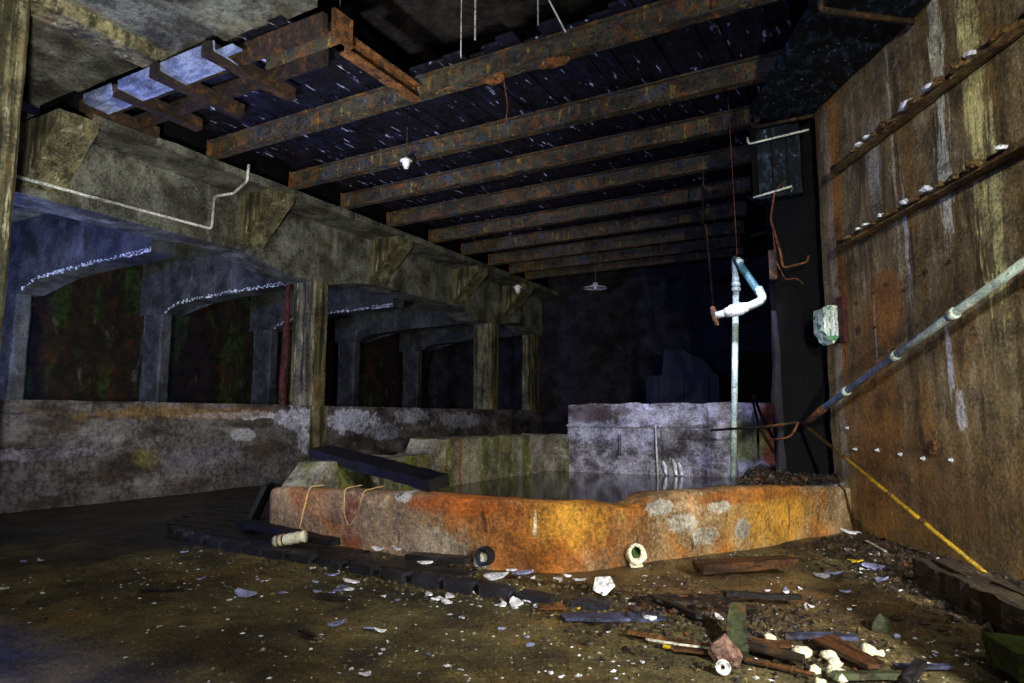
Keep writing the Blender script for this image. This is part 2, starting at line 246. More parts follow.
def tube(bm, pts, r, seg=8, cap=True, rr=None):
    pts = [Vector(p) for p in pts]; rings = []; n = len(pts); up = None
    for i, p in enumerate(pts):
        t = ((pts[i + 1] if i < n - 1 else p) - (pts[i - 1] if i else p)).normalized()
        if up is None:
            up = Vector((0, 0, 1)) if abs(t.z) < .9 else Vector((1, 0, 0))
        s = t.cross(up).normalized(); up = s.cross(t).normalized(); q = rr[i] if rr else r
        rings.append([bm.verts.new(p + (s * math.cos(a) + up * math.sin(a)) * q) for a in [2 * math.pi * k / seg for k in range(seg)]])
    for i in range(n - 1):
        for k in range(seg): bm.faces.new((rings[i][k], rings[i][(k + 1) % seg], rings[i + 1][(k + 1) % seg], rings[i + 1][k]))
    if cap: bm.faces.new(rings[0][::-1]); bm.faces.new(rings[-1])
def bend(pts, r=.06, k=4):
    pts = [Vector(p) for p in pts]; out = [pts[0]]
    for i in range(1, len(pts) - 1):
        a, b, c = pts[i - 1], pts[i], pts[i + 1]; d1 = (a - b); d2 = (c - b)
        q = min(r, d1.length * .45, d2.length * .45); p1 = b + d1.normalized() * q; p2 = b + d2.normalized() * q
        for s in range(k + 1):
            t = s / k; out.append(p1 * (1 - t) ** 2 + b * 2 * t * (1 - t) + p2 * t * t)
    return out + [pts[-1]]
def lathe(bm, prof, seg=20, mtx=None):
    rings = []; allv = []
    for r, z in prof:
        if r < 1e-5: v = bm.verts.new((0, 0, z)); rings.append([v]); allv.append(v)
        else:
            rg = [bm.verts.new((r * math.cos(2 * math.pi * k / seg), r * math.sin(2 * math.pi * k / seg), z)) for k in range(seg)]; rings.append(rg); allv += rg
    for a, b in zip(rings, rings[1:]):
        for k in range(seg):
            q = (k + 1) % seg
            if len(a) == 1 and len(b) > 1: bm.faces.new((a[0], b[k], b[q]))
            elif len(b) == 1 and len(a) > 1: bm.faces.new((a[k], a[q], b[0]))
            elif len(a) > 1: bm.faces.new((a[k], a[q], b[q], b[k]))
    if mtx: bmesh.ops.transform(bm, matrix=mtx, verts=allv)
def lump(sx, sy, sz, seed, sub=2, amp=.35, flat=True):
    b = bm_(); bmesh.ops.create_icosphere(b, subdivisions=sub, radius=1)
    for v in b.verts:
        k = 1 + amp * noise.noise(v.co * 1.6 + Vector((seed * 7.3, seed, 0))) + amp * .4 * noise.noise(v.co * 5 + Vector((seed, 0, 3)))
        v.co = Vector((v.co.x * sx * k, v.co.y * sy * k, v.co.z * sz * k))
        if flat and v.co.z < -sz * .5: v.co.z = -sz * .5
        v.co.z += sz * .5
    return b
def shard(L_, W_, seed, th=.008, curl=.15, n=7):
    rd = random.Random(seed); b = bm_(); top = []; bot = []
    for k in range(n):
        a = 2 * math.pi * k / n + rd.uniform(-.25, .25); r = rd.uniform(.7, 1.1)
        x = math.cos(a) * L_ / 2 * r; y = math.sin(a) * W_ / 2 * r; z = curl * L_ * (x / L_) ** 2 * 2
        top.append(b.verts.new((x, y, z + th))); bot.append(b.verts.new((x * .97, y * .97, z)))
    ct = b.verts.new((0, 0, th + th * .5)); cb = b.verts.new((0, 0, 0))
    for k in range(n):
        q = (k + 1) % n; b.faces.new((top[k], top[q], ct)); b.faces.new((bot[q], bot[k], cb)); b.faces.new((bot[k], bot[q], top[q], top[k]))
    return b
def board(L_, W_, T_, seed, taper=0.0, amp=.008, step=.08):
    b = rbox(-L_ / 2, L_ / 2, -W_ / 2, W_ / 2, 0, T_, step, 0)
    for v in b.verts:
        t = v.co.x / L_ + .5; rag = noise.noise(Vector((v.co.y * 22, seed, v.co.z * 9))) * .06 * min(L_, .6)
        if t < .02 or t > .98: v.co.x += rag
        v.co.y *= 1 - taper * t
        v.co += noise.noise_vector(v.co * 5 + Vector((seed * 3.1, 0, 0))) * amp
    return b
def along(p1, p2):
    d = Vector(p2) - Vector(p1); return d.length, d.normalized().to_track_quat('X', 'Z').to_euler()


# ================================================================== SETTING
# floor: height field
def floor_h(x, y):
    h = noise.noise(Vector((x * .8, y * .8, 0))) * .018 + noise.noise(Vector((x * 4, y * 4, 2))) * .008
    du = (x + .43) * (-.866) + (y - 8.53) * (-.5)          # distance into the room from the right wall
    u = (x + .43) * .5 + (y - 8.53) * (-.866)
    if du > -.5 and du < 2.2 and u > 0: h += .03 * max(0, 1 - du / 1.2) * min(1, u)      # rubble bank along the wall
    h += .05 * math.exp(-((x + 1.1) ** 2 / .25 + (y - 4.15) ** 2 / .05))
    return h
def floor_mesh():
    b = bm_(); xs = []; x = -22.
    while x < 3.0: xs.append(x); x += .07 if -8 < x < 2.2 else .5
    ys = []; y = -3.
    while y < 21: ys.append(y); y += .07 if 1.6 < y < 8.6 else .5
    g = [[b.verts.new((x, y, floor_h(x, y))) for y in ys] for x in xs]
    for i in range(len(xs) - 1):
        for j in range(len(ys) - 1): b.faces.new((g[i][j], g[i + 1][j], g[i + 1][j + 1], g[i][j + 1]))
    return b
obj('floor', floor_mesh(), 'floor', kind='structure', smooth=True)

# left parapet
obj('wall_left', rbox(-10.9, -10.22, -2, 20.5, -.1, 1.5, .2, .012, 1.2, amp2=.012), 'conc_par', kind='structure')
# far wall
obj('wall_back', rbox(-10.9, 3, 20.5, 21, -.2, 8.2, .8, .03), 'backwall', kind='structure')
# rock face behind the side aisle
b = rbox(-19.0, -17.4, -3, 24, -.2, 5.6, .35, .35, .7, amp2=.12); obj('wall_rock', b, 'rock', kind='structure', smooth=True)
obj('wall_aisle', rbox(-18.3, -10.9, 24, 24.5, -.2, 5.6, .8, .03), 'backwall', kind='structure')
# right wall, in its own frame: local x runs towards the camera, local y points out of the room
RW = (-.43, 8.53, 0); RA = R(-60)
wr = obj('wall_right', rbox(-.25, 12, 0, .5, -.3, 8.2, .16, .012, 2.2, amp2=.010), 'wall_right', loc=RW, rot=(0, 0, RA), kind='structure')
def rwp(u, z, d=0.0):   # world point on the right wall, d metres into the room
    return (RW[0] + u * .5 - d * .866, RW[1] - u * .866 - d * .5, z)
# wall return, its shade drawn as black concrete
pl = rbox(-1.13, -.42, 8.98, 9.6, .0, 8.2, .2, .02, 2, amp2=.03)
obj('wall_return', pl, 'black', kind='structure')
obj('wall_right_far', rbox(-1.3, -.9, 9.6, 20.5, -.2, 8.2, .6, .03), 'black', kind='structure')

# ceilings
obj('ceiling', rbox(-11, 3, -3, 21, 8.0, 8.3, .5, .05, .7, amp2=.03), 'ceil_high', kind='structure')
obj('ceiling_aisle', rbox(-18.5, -10.5, -3, 24, 5.35, 5.6, .5, .02), 'conc', kind='structure')
dk = thing('ceiling_deck', None, None); dk['kind'] = 'structure'
rd = random.Random(4)
x = -9.3
while x < -.9:
    ww = rd.uniform(.24, .3); y0 = 6.75 + rd.uniform(-.15, .12)
    if x < -5.9: y0 = 5.0 + rd.uniform(-.05, .05)
    zz = 5.84 + rd.uniform(0, .025)
    y1 = 18.6
    if x > -2.2: y1 = min(18.6, 9.3 + (-x) * 1)
    obj('deck_board', rbox(x, x + ww - .012, y0, y1, zz, zz + .04, .6, .006), 'deck', dk); x += ww
obj('deck_backing', rbox(-9.3, -1, 7.0, 18.6, 5.93, 5.97, 1, 0), 'black', dk)

obj('wall_upper_left', rbox(-10.9, -9.95, 4.9, 20.5, 5.52, 8, .5, .02), 'black', kind='structure')
obj('wall_behind', rbox(-19, 6, -3.4, -3, -.2, 8.2, .8, .02), 'backwall', kind='structure')
# girder with arched haunches over the columns
def girder_outline():
    cols = [2.35, 9.87, 17.0, 20.6]; out = [(-3, 5.35), (-3, 4.36)]
    for c in cols:
        out += [(c - 1.75, 4.34), (c - .7, 4.09), (c, 4.08), (c + .45, 4.08), (c + 1.4, 4.29), (c + 2.0, 4.33)]
    out = [p for p in out if p[1] == 5.35 or p[0] <= 20.5 or True]
    out2 = []
    for p in out:
        if not out2 or p[0] > out2[-1][0] or p[0] == -3: out2.append((min(p[0], 20.5), p[1]))
        if p[0] >= 20.5: break
    return out2 + [(20.5, 5.35)]
b = bm_(); prism(b, girder_outline(), 0, -10.9, -10.22, .22); rough(b, .012, 1.3, .01)
tag(obj('concrete_girder', b, 'conc'), 'long grey concrete girder with arched haunches above the left parapet', 'girder')
# ledge slab which carries the steel beams
b = rbox(-10.9, -9.42, 4.9, 20.5, 5.36, 5.5, .25, .012, 2, amp2=.012)
tag(obj('concrete_ledge', b, 'conc'), 'thin concrete ledge slab on top of the girder carrying the steel beam ends', 'ledge')

# columns on the parapet
def column(x0, x1, y0, y1, z0, z1, label, m='conc_col'):
    t = thing('concrete_column', label, 'column', ((x0 + x1) / 2, (y0 + y1) / 2, z0), group='concrete columns')
    w_, d_ = (x1 - x0) / 2, (y1 - y0) / 2; c = .04
    ol = [(-w_ + c, -d_), (w_ - c, -d_), (w_, -d_ + c), (w_, d_ - c), (w_ - c, d_), (-w_ + c, d_), (-w_, d_ - c), (-w_, -d_ + c)]
    b = bm_(); prism(b, ol, 2, 0, z1 - z0, .22); rough(b, .012, 3, .012); obj('shaft', b, m, t); return t
c1 = column(-10.82, -10.19, 9.87, 10.3, 1.5, 4.1, 'mid-grey column on the left parapet below the third bracket, red rusty strip beside it')
column(-10.82, -10.19, 17.0, 17.5, 1.5, 4.1, 'farther column standing on the parapet, right of the shaft with the red strip')
column(-8.75, -7.8, 2.2, 3.36, 0, 5.78, 'big pale streaked column cut by the left edge of the photo')
column(-10.8, -10.3, 20.05, 20.45, 1.5, 4.1, 'farthest dim column against the dark far wall')
# stained buttress below column on the parapet face
tag(obj('column_pier', rbox(-10.3, -10.17, 9.9, 10.35, 0, 1.5, .15, .012), 'conc_col'), 'green stained pier on the parapet face below the nearest mid column', 'pier')

# corbels
for i, (y, lab) in enumerate(((4.45, 'large lit bracket at far left beside the big column, white conduit crossing its foot'),
        (8.0, 'second sloping bracket from the left, right of the white conduit bend'),
        (11.6, 'third sloping bracket from the left, with wet shiny edge'),
        (15.0, 'fourth sloping bracket from the left, over the far opening'),
        (17.75, 'fifth and farthest sloping bracket, beside the small white insulator'))):
    b = bm_(); w_ = .52
    ol = [(-.05, 0), (0, 0), (.80, .78), (.80, .92), (-.05, .92)]
    prism(b, ol, 1, 0, w_, .2); rough(b, .01, 3, .008)
    tag(obj('concrete_corbel', b, 'conc_col', loc=(-10.2, y, 4.44)), lab, 'bracket', 'sloping concrete brackets under the ledge')

# upper left slab with downstand
b = rbox(-8.25, -5.35, -3, 5.08, 5.86, 6.2, .25, .012, 1.5)
obj('ceiling_slab', b, 'conc', kind='structure')
b = bm_(); prism(b, [(-8.2, 5.95), (-8.12, 5.74), (-7.78, 5.74), (-7.7, 5.86), (-7.7, 5.95)], 1, -3, 5.15, .2); rough(b, .012, 2, .01)
tag(obj('concrete_rib', b, 'conc_col'), 'pale downstand rib running from the big column under the upper left slab', 'rib')
obj('ceiling_left', rbox(-11, -8.2, -3, 4.95, 5.95, 6.3, .3, .02), 'conc', kind='structure')

# aisle: cross beams and columns
def cross_outline():
    return [(-16.3, 5.33), (-16.3, 3.8), (-16.2, 3.8), (-15.3, 3.8), (-14.7, 4.0), (-13.0, 4.08), (-11.6, 4.1), (-10.92, 4.12), (-10.92, 5.33)]
for i, (y, lab, l2) in enumerate(((3.3, 'nearest cross beam of the side aisle at far left', 'nearest aisle column at the far left edge'),
        (6.8, 'blue lit arched cross beam with bright wet edge, left of the others', 'dim blue column at far left behind the parapet'),
        (9.95, 'second blue lit arched cross beam in the side aisle', 'dim column in the side aisle between two green rock faces'),
        (13.3, 'third arched cross beam, seen left of the column with the red strip', 'slim dim column just left of the red strip column'),
        (16.8, 'fourth cross beam of the side aisle, seen right of the red strip column', 'dark column in the aisle between the two parapet columns'),
        (20.3, 'farthest cross beam of the side aisle', 'farthest column of the side aisle'))):
    b = bm_(); prism(b, cross_outline(), 1, y, y + .45, .3); rough(b, .015, 1.5, .01)
    tag(obj('cross_beam', b, 'conc_aisle_shade'), lab, 'beam', 'cross beams of the side aisle')
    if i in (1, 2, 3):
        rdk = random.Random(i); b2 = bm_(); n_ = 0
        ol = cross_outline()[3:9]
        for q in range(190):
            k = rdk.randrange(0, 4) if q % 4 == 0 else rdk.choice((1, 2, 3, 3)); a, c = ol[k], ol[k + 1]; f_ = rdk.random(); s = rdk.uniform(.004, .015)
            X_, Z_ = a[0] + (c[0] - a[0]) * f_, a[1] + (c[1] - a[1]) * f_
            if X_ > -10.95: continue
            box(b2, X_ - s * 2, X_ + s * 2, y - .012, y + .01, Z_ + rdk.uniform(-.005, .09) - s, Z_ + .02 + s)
        tag(obj('edge_glint', b2, 'crust_and_glint'), ['', 'painted white glints of wet highlight along the edge of the blue cross beam farthest left', 'painted white glints of wet highlight along the edge of the second blue cross beam', 'painted white glints on the edge of the beam left of the red strip column'][i], 'crust', None, 'stuff')  # white boxes stand for the wet highlight on the beam's lower edge
    column(-16.15, -15.4, y, y + .3, 0, 3.8, l2, 'conc_aisle_shade')

# basin
path = [(-6.02, 5.3, .49), (-5.9, 5.17, .49), (-5.21, 5.08, .52), (-4.59, 5.02, .54), (-3.93, 4.96, .56), (-3.46, 4.93, .57), (-2.95, 4.9, .57), (-2.6, 4.95, .565),
        (-2.37, 5.06, .56), (-2.2, 5.22, .56), (-2.06, 5.42, .545), (-1.96, 5.6, .49), (-1.9, 5.74, .52), (-1.8, 5.91, .58), (-1.54, 6.29, .57), (-1.2, 6.86, .57), (-.83, 7.6, .55), (-.34, 8.5, .48)]
def basin_wall():
    b = bm_(); P_ = []
    for i in range(len(path) - 1):
        k = max(1, int(math.dist(path[i][:2], path[i + 1][:2]) / .07))
        for s in range(k): P_.append([path[i][j] * (1 - s / k) + path[i + 1][j] * s / k for j in range(3)])
    P_.append(list(path[-1])); n = len(P_); prev = None; first = None
    for i, p in enumerate(P_):
        a = P_[max(0, i - 3)]; c = P_[min(n - 1, i + 3)]; t = Vector((c[0] - a[0], c[1] - a[1])).normalized(); nn = Vector((-t.y, t.x))
        sec = [(0, -.15), (0, 0), (0, .12), (0, .24), (0, .34), (0, .42), (0, p[2] - .05), (.015, p[2] - .015), (.05, p[2]), (.15, p[2] + .004), (.25, p[2]), (.29, p[2] - .03), (.3, .35), (.3, .2), (.3, -.15)]
        ring = []
        for o_, z in sec:
            q = Vector((p[0] + nn.x * o_, p[1] + nn.y * o_, z))
            q += noise.noise_vector(q * 2.2) * .022 + noise.noise_vector(q * 9) * .010
            ring.append(b.verts.new(q))
        if prev:
            for k in range(len(sec) - 1): b.faces.new((prev[k], ring[k], ring[k + 1], prev[k + 1]))
        else: first = ring
        prev = ring
    b.faces.new(first); b.faces.new(prev[::-1]); return b
bs = thing('basin', 'low concrete water basin with rusty orange front wall and pale raised back wall', 'basin', (0, 0, 0))
obj('front_wall', basin_wall(), 'basin_front', bs, smooth=True)
# left wall, stepped broken top
b = rbox(-5.85, -5.38, 5.3, 11.2, -.1, 1.0, .12, 0)
for v in b.verts:
    y = v.co.y; top = .52 + .24 * min(1, (y - 5.3) / .25) if y < 7.55 else .95 - .02 * noise.noise(Vector((y * 2, 0, 0)))
    top += .035 * noise.noise(Vector((y * 5, v.co.x * 3, 0)))
    if v.co.z > .3: v.co.z = .3 + (v.co.z - .3) / .7 * (top - .3)
    v.co += noise.noise_vector(v.co * 3) * .018 + noise.noise_vector(v.co * 9) * .012
obj('side_wall', b, 'basin_left', bs)
# back wall
b = rbox(-5.03, -1.0, 11.1, 11.45, -.1, 1.5, .11, 0)
for v in b.verts:
    if v.co.z > 1.3: v.co.z += .03 * noise.noise(Vector((v.co.x * 3, v.co.y, 0))) - (.05 * max(0, -noise.noise(Vector((v.co.x * 1.3, 5, 0)))))
    if 1.12 < v.co.z and v.co.y < 11.15: v.co.y += .04
    v.co += noise.noise_vector(v.co * 3) * .012 + noise.noise_vector(v.co * 11) * .010
obj('back_wall', b, 'basin_back', bs)
b = rbox(-5.03, -1.6, 11.06, 11.12, 1.10, 1.14, .12, .012, 6); obj('wall_ledge', b, 'basin_back', bs)
obj('back_wall_infill', rbox(-5.9, -5.0, 11.1, 11.45, -.1, .95, .12, .015, 4), 'basin_left', bs)
b = bm_()
f = b.faces.new([b.verts.new(p + (.3,)) for p in [(-5.5, 5.3), (-4.5, 5.15), (-3.4, 5.05), (-2.8, 5.05), (-2.35, 5.35), (-2.1, 5.8), (-1.9, 6.2), (-1.5, 6.8), (-1.1, 7.6), (-.7, 8.6), (-.7, 11.25), (-5.5, 11.25)]])
obj('water', b, 'water', bs)
# platform to the right, rubble topped
b = bm_(); prism(b, [(-1.45, 7.4), (-1.16, 7.05), (-.6, 8.1), (-.4, 8.65), (-.9, 10.4), (-1.75, 10.4), (-1.65, 9.3)], 2, .0, .52, .12); rough(b, .02, 5, .015)
obj('platform', b, 'basin_back', bs)

# black soffit box and drop panel at the head of the right wall
so = thing('soffit_box', 'black tarred soffit box running along the top of the right wall', 'soffit')
def wl(u, d): p = rwp(u, 0, d); return (p[0], p[1])
b = bm_(); prism(b, [wl(-.45, 0.02), wl(12, 0.02), wl(12, 1.6), wl(2.3, 1.08), wl(-.3, .80)], 2, 5.0, 5.09, .2); rough(b, .015, 2, .012); obj('soffit_panel', b, 'duct', so)
b = rbox(-1.28, -.74, 8.78, 8.95, 4.05, 5.0, .15, .01); obj('drop_panel', b, 'duct', so)
b = rbox(-1.32, -1.27, 8.74, 8.95, 4.05, 5.02, .15, .008); obj('edge_strip', b, 'black', so)
for j in range(3):
    b = rbox(-1.26 + j * .18, -1.25 + j * .18, 8.765, 8.78, 4.07, 4.98, .3, .001); obj('batten', b, 'black', so)
# ================================================================== STEEL BEAMS
def ibeam_root(name, label, x0, x1, y, z, h=.30, fw=.14, group='rusted steel beams under the deck'):
    L_ = x1 - x0; t = thing(name, label, 'beam', (x0, y, z), group=group)
    b = rbox(0, L_, .0, .016, .018, h - .018, .18, .006, 5); obj('web', b, 'steel', t)
    b = rbox(0, L_, -fw / 2, fw / 2, 0, .02, .12, .006, 5); obj('bottom_flange', b, 'steel', t)
    b = rbox(0, L_, -fw / 2, fw / 2, h - .02, h, .12, .006, 5); obj('top_flange', b, 'steel', t)
    obj('end_plate', rbox(-.02, 0, -fw / 2 - .01, fw / 2 + .01, -.01, h + .01, .1, .003), 'rust', t)
    return t
ords = ['nearest long rusted steel beam, crossing the top of the photo with rust scabs under it', 'second long rusted steel beam from the front, reaching the black soffit',
        'third long rusted steel beam from the front, white bulb holder just before it', 'fourth long rusted steel beam from the front', 'fifth long rusted steel beam from the front', 'sixth long rusted steel beam from the front',
        'seventh long rusted steel beam from the front', 'eighth long rusted steel beam from the front', 'ninth and farthest steel beam before the dark far wall']
ys = [6.83, 8.52, 9.88, 11.32, 12.9, 14.33, 15.7, 16.9, 17.9]
xe = [-.35, -.55, -1.35, -1.65, -1.98, -2.3, -2.6, -2.9, -3.0]
for i, y in enumerate(ys):
    t = ibeam_root('steel_beam', ords[i], -9.44 if i else -9.5, xe[i], y, 5.505)
    if i == 0:
        for xx, s in ((5.45, .14), (6.3, .2)):
            bb = lump(s, .09, .05, xx, 2, .5, False)
            obj('rust_scab', bb, 'rust', t, loc=(xx, 0, -.045))
        obj('stiffener', rbox(8.15, 8.2, -.07, .07, 0, .3, .1, .004), 'rust', t)
# steel tray at the upper left
t = thing('hanging_rack', 'dark rusted steel frame with blue galvanised trays under the upper left slab', 'frame', (0, 0, 5.5))
obj('rear_rail', rbox(-9.6, -5.65, 5.50, 5.58, 0, .2, .2, .006), 'darkrust', t)
obj('front_rail', rbox(-9.3, -5.2, 5.02, 5.10, -.0, .24, .2, .006), 'darkrust', t)
obj('end_rail', rbox(-9.5, -9.38, 4.75, 5.85, -.03, .14, .15, .006), 'darkrust', t)
for k, (xx, ya, yb) in enumerate(((-8.65, 4.72, 5.95), (-7.75, 4.65, 5.95), (-6.75, 4.65, 5.95))):
    obj('cross_bar', rbox(xx, xx + .14, ya, yb, -.05, .12, .2, .006), 'darkrust', t)
for k, (xa, xb) in enumerate(((-9.3, -8.66), (-8.5, -7.76), (-7.6, -6.6))):
    b = bm_(); y0 = 5.02; prism(b, [(y0 - .32, .02), (y0 + .02, -.01), (y0 + .02, .0), (y0 - .30, .035), (y0 - .31, .13), (y0 - .33, .13)], 0, xa, xb, .1); rough(b, .006, 6, .003)
    obj('galvanised_tray', b, 'galv', t)
obj('galvanised_tray', rbox(-6.6, -6.3, 4.72, 4.86, -.0, .02, .1, .004), 'galv', t)
b = rbox(-6.4, -5.15, 5.28, 5.30, .0, .3, .15, .004); obj('web', b, 'steel', t)
obj('end_plate', rbox(-5.17, -5.12, 5.12, 5.42, -.02, .32, .1, .004), 'rust', t)
st = thing('steel_stub', 'short bright orange steel stub joining the hanging frame to the nearest beam', 'beam', (-5.25, 5.43, 5.47))
obj('web', rbox(-.008, .008, 0, 1.36, .02, .2, .15, .003), 'rust', st); obj('bottom_flange', rbox(-.08, .08, 0, 1.36, 0, .02, .1, .004), 'rust', st); obj('top_flange', rbox(-.08, .08, 0, 1.36, .19, .21, .1, .004), 'rust', st)

# hanging rods from high ceiling
from_px = [((-4.01, 6.3, 5.72), (-4.01, 6.3, 8.02), .012, 'longest thin hanging rod in the ceiling opening'), ((-3.17, 6.3, 5.66), (-3.17, 6.3, 8.02), .008, 'thin upright rod just left of the slanting one in the ceiling opening'),
           ((-2.83, 6.3, 5.47), (-3.99, 6.3, 8.02), .010, 'slanting rod in the ceiling opening'), ((-6.2, 6.3, 6.77), (-6.2, 6.3, 8.02), .012, 'short pale hanging rod beside the rounded slab end'), ((-4.21, 6.3, 5.55), (-4.21, 6.3, 8.02), .006, 'very thin wire-like rod left of the longest one')]
for a, c, r, lab in from_px:
    b = bm_(); tube(b, [a, c], r, 6); tag(obj('hanging_rod', b, 'conduit'), lab, 'rod', 'hanging rods')
b = bm_(); tube(b, [(-3.95, 6.87, 5.515), (-3.97, 7.02, 5.2), (-4.0, 7.02, 4.95)], .009, 6); tag(obj('hanging_wire', b, 'cable'), 'short rusty wire hanging from the nearest steel beam', 'wire')

# lamps and insulators
def insulator(loc, lab, s=1.0):
    t = thing('lamp_holder', lab, 'lamp holder', loc, group='white porcelain lamp holders')
    b = bm_(); lathe(b, [(0, -.10 * s), (.03 * s, -.095 * s), (.035 * s, -.06 * s), (.05 * s, -.05 * s), (.055 * s, .03 * s), (.04 * s, .06 * s), (0, .065 * s)], 14); obj('holder', b, 'white', t, smooth=True)
    b = bm_(); lathe(b, [(.05 * s, .0), (.085 * s, .005), (.09 * s, .02 * s), (.05 * s, .025 * s)], 14); obj('rim', b, 'white', t, smooth=True)
    b = bm_(); tube(b, [(0, 0, .06 * s), (.01, 0, .2 if s > 1.3 else .57)], .006, 6); obj('cord', b, 'cable', t); return t
insulator((-6.40, 8.05, 5.28), 'bright white porcelain lamp holder below the second steel beam', 1.15)
insulator((-9.6, 17.6, 5.2), 'small white porcelain lamp holder by the farthest bracket', 1.7)
t = thing('pendant_lamp', 'hanging lamp with flat white enamel shade in front of the dark far wall', 'lamp', (-6.3, 15.72, 4.58))
b = bm_(); lathe(b, [(.0, .12), (.07, .12), (.08, .05), (.30, -.01), (.31, -.03), (.29, -.02), (.06, .03), (0, .04)], 28); obj('shade', b, 'lamp_in', t, smooth=True)
b = bm_(); lathe(b, [(0, -.05), (.035, -.04), (.045, 0), (.03, .04), (0, .05)], 12); obj('bulb', b, 'white', t, smooth=True)
b = bm_(); tube(b, [(0, 0, .12), (.01, 0, .5), (-.02, 0, .7), (.05, .0, .95)], .012, 6); obj('cord', b, 'cable', t)
b = bm_(); tube(b, [(.10, 0, .55), (.14, 0, .75), (.06, 0, .9)], .012, 6); obj('loose_cord', b, 'cable', t)

# standing pipe with offset and valve, in the basin
t = thing('standpipe', 'tall pale green pipe standing in the basin with a triangular offset and valve', 'pipe', (-1.86, 9.5, .1))
b = bm_(); tube(b, [(0, 0, 0), (.155, 0, 3.1)], .042, 12); obj('riser', b, 'pipe', t, smooth=True)
b = bm_(); tube(b, bend([(.145, 0, 2.85), (.15, 0, 3.38), (.25, -.12, 3.28)], .06), .045, 12); obj('top_elbow', b, 'pipe', t, smooth=True)
b = bm_(); tube(b, [(.17, -.04, 3.36), (.50, -.30, 2.80)], .05, 12); obj('sloping_pipe', b, 'pipe_green', t, smooth=True)
b = bm_(); tube(b, bend([(.49, -.29, 2.86), (.56, -.34, 2.70), (.36, -.34, 2.62), (.05, -.34, 2.56)], .09), .055, 12); obj('lower_elbow', b, 'pipe', t, smooth=True)
b = bm_(); tube(b, [(.35, -.34, 2.62), (.30, -.34, 2.61), (.27, -.34, 2.6), (.14, -.34, 2.58), (.11, -.34, 2.57), (.06, -.34, 2.56)], .05, 14, rr=[.06, .07, .085, .085, .07, .06]); obj('valve_body', b, 'white', t, smooth=True)
b = bm_(); lathe(b, [(0, -.02), (.135, -.018), (.14, 0), (.135, .018), (0, .02)], 18, Matrix.Translation((-.08, -.34, 2.53)) @ Matrix.Rotation(R(80), 4, 'Y')); obj('flange', b, 'rust', t)
b = bm_(); tube(b, [(-.08, -.34, 2.53), (.07, -.34, 2.56)], .05, 10); obj('nipple', b, 'pipe', t, smooth=True)
for zz in (3.0, 2.93): b = bm_(); lathe(b, [(0, -.03), (.055, -.03), (.062, 0), (.055, .03), (0, .03)], 12, Matrix.Translation((.15, 0, zz))); obj('collar', b, 'pipe', t, smooth=True)
b = bm_(); tube(b, [(-1.66, 9.4, 3.5), (-1.7, 9.4, 5.85)], .006, 5); tag(obj('hanging_wire', b, 'cable'), 'very thin wire hanging down to the head of the green standpipe', 'wire')
b = bm_(); tube(b, bend([(-2.5, 11.3, 5.51), (-2.5, 11.1, 4.5), (-2.42, 11.0, 4.45), (-2.35, 11.0, 3.1)], .05), .018, 6); tag(obj('hanging_rod', b, 'darkrust'), 'dark rod hanging left of the green standpipe', 'rod')

# brackets and cables on the soffit box
def pipe_thing(name, pts, r, m, lab, cat, br=.05, seg=8):
    b = bm_(); tube(b, bend(pts, br), r, seg); return tag(obj(name, b, m, smooth=True), lab, cat)
pipe_thing('bracket_rod', [(-1.28, 8.7, 5.12), (-1.28, 8.68, 4.97), (-.55, 8.66, 4.96)], .022, 'darkrust', 'rusty bent rod across the lower end of the black soffit', 'rod')
pipe_thing('bracket_rod', [(-1.35, 8.7, 4.86), (-1.34, 8.68, 4.76), (-.62, 8.68, 4.80)], .014, 'conduit', 'thin pale rod across the black drop panel, just below the rusty one', 'rod')
pipe_thing('bracket_rod', [(-1.31, 8.7, 4.05), (-.85, 8.7, 4.12)], .014, 'conduit', 'pale rod along the bottom edge of the black drop panel', 'rod')
pipe_thing('bracket_rod', [(-.30, 6.3, 5.3), (-.30, 6.3, 4.93), (.44, 6.93, 4.93)], .03, 'darkrust', 'rusty bent rod under the soffit at the top edge of the photo', 'rod')
pipe_thing('loose_cable', [(-.92, 8.7, 4.2), (-1.05, 8.7, 4.1), (-1.12, 8.72, 3.75), (-1.02, 8.72, 3.3), (-1.0, 8.72, 3.1), (-.72, 8.7, 3.14), (-.7, 8.7, 3.22)], .014, 'cable', 'rusty cable dangling with a hook below the black drop panel', 'cable')
pipe_thing('loose_cable', [(-1.1, 8.74, 3.6), (-1.08, 8.74, 3.2), (-.98, 8.74, 2.95), (-.85, 8.74, 2.97), (-.78, 8.74, 2.88)], .008, 'cable', 'thin curled cable hanging beside the hooked rusty cable', 'cable')
b = rbox(-1.16, -1.07, 8.72, 8.82, 2.98, 3.35, .08, .006); tag(obj('junction_plate', b, 'darkrust'), 'small rusty plate behind the dangling hooked cable', 'plate')
pipe_thing('loose_cable', [(-2.05, 12.88, 5.52), (-1.95, 12.3, 5.25), (-1.6, 12.1, 4.95), (-1.58, 12.1, 4.5), (-1.9, 12.1, 4.45)], .03, 'darkrust', 'looped rusty rod between the beam ends and the black panel', 'rod')
# ragged broken edge left of the wall return
b = bm_(); tube(b, [(-1.15, 9.0, .5), (-1.14, 9.0, 1.1), (-1.17, 9.0, 1.5), (-1.14, 9.0, 2.0), (-1.17, 9.0, 2.6)], .05, 7, rr=[.07, .05, .065, .05, .03]); rough(b, .02, 8)
tag(obj('broken_cover', b, 'backwall'), 'ragged grey upright strip at the edge of the black wall return', 'strip')

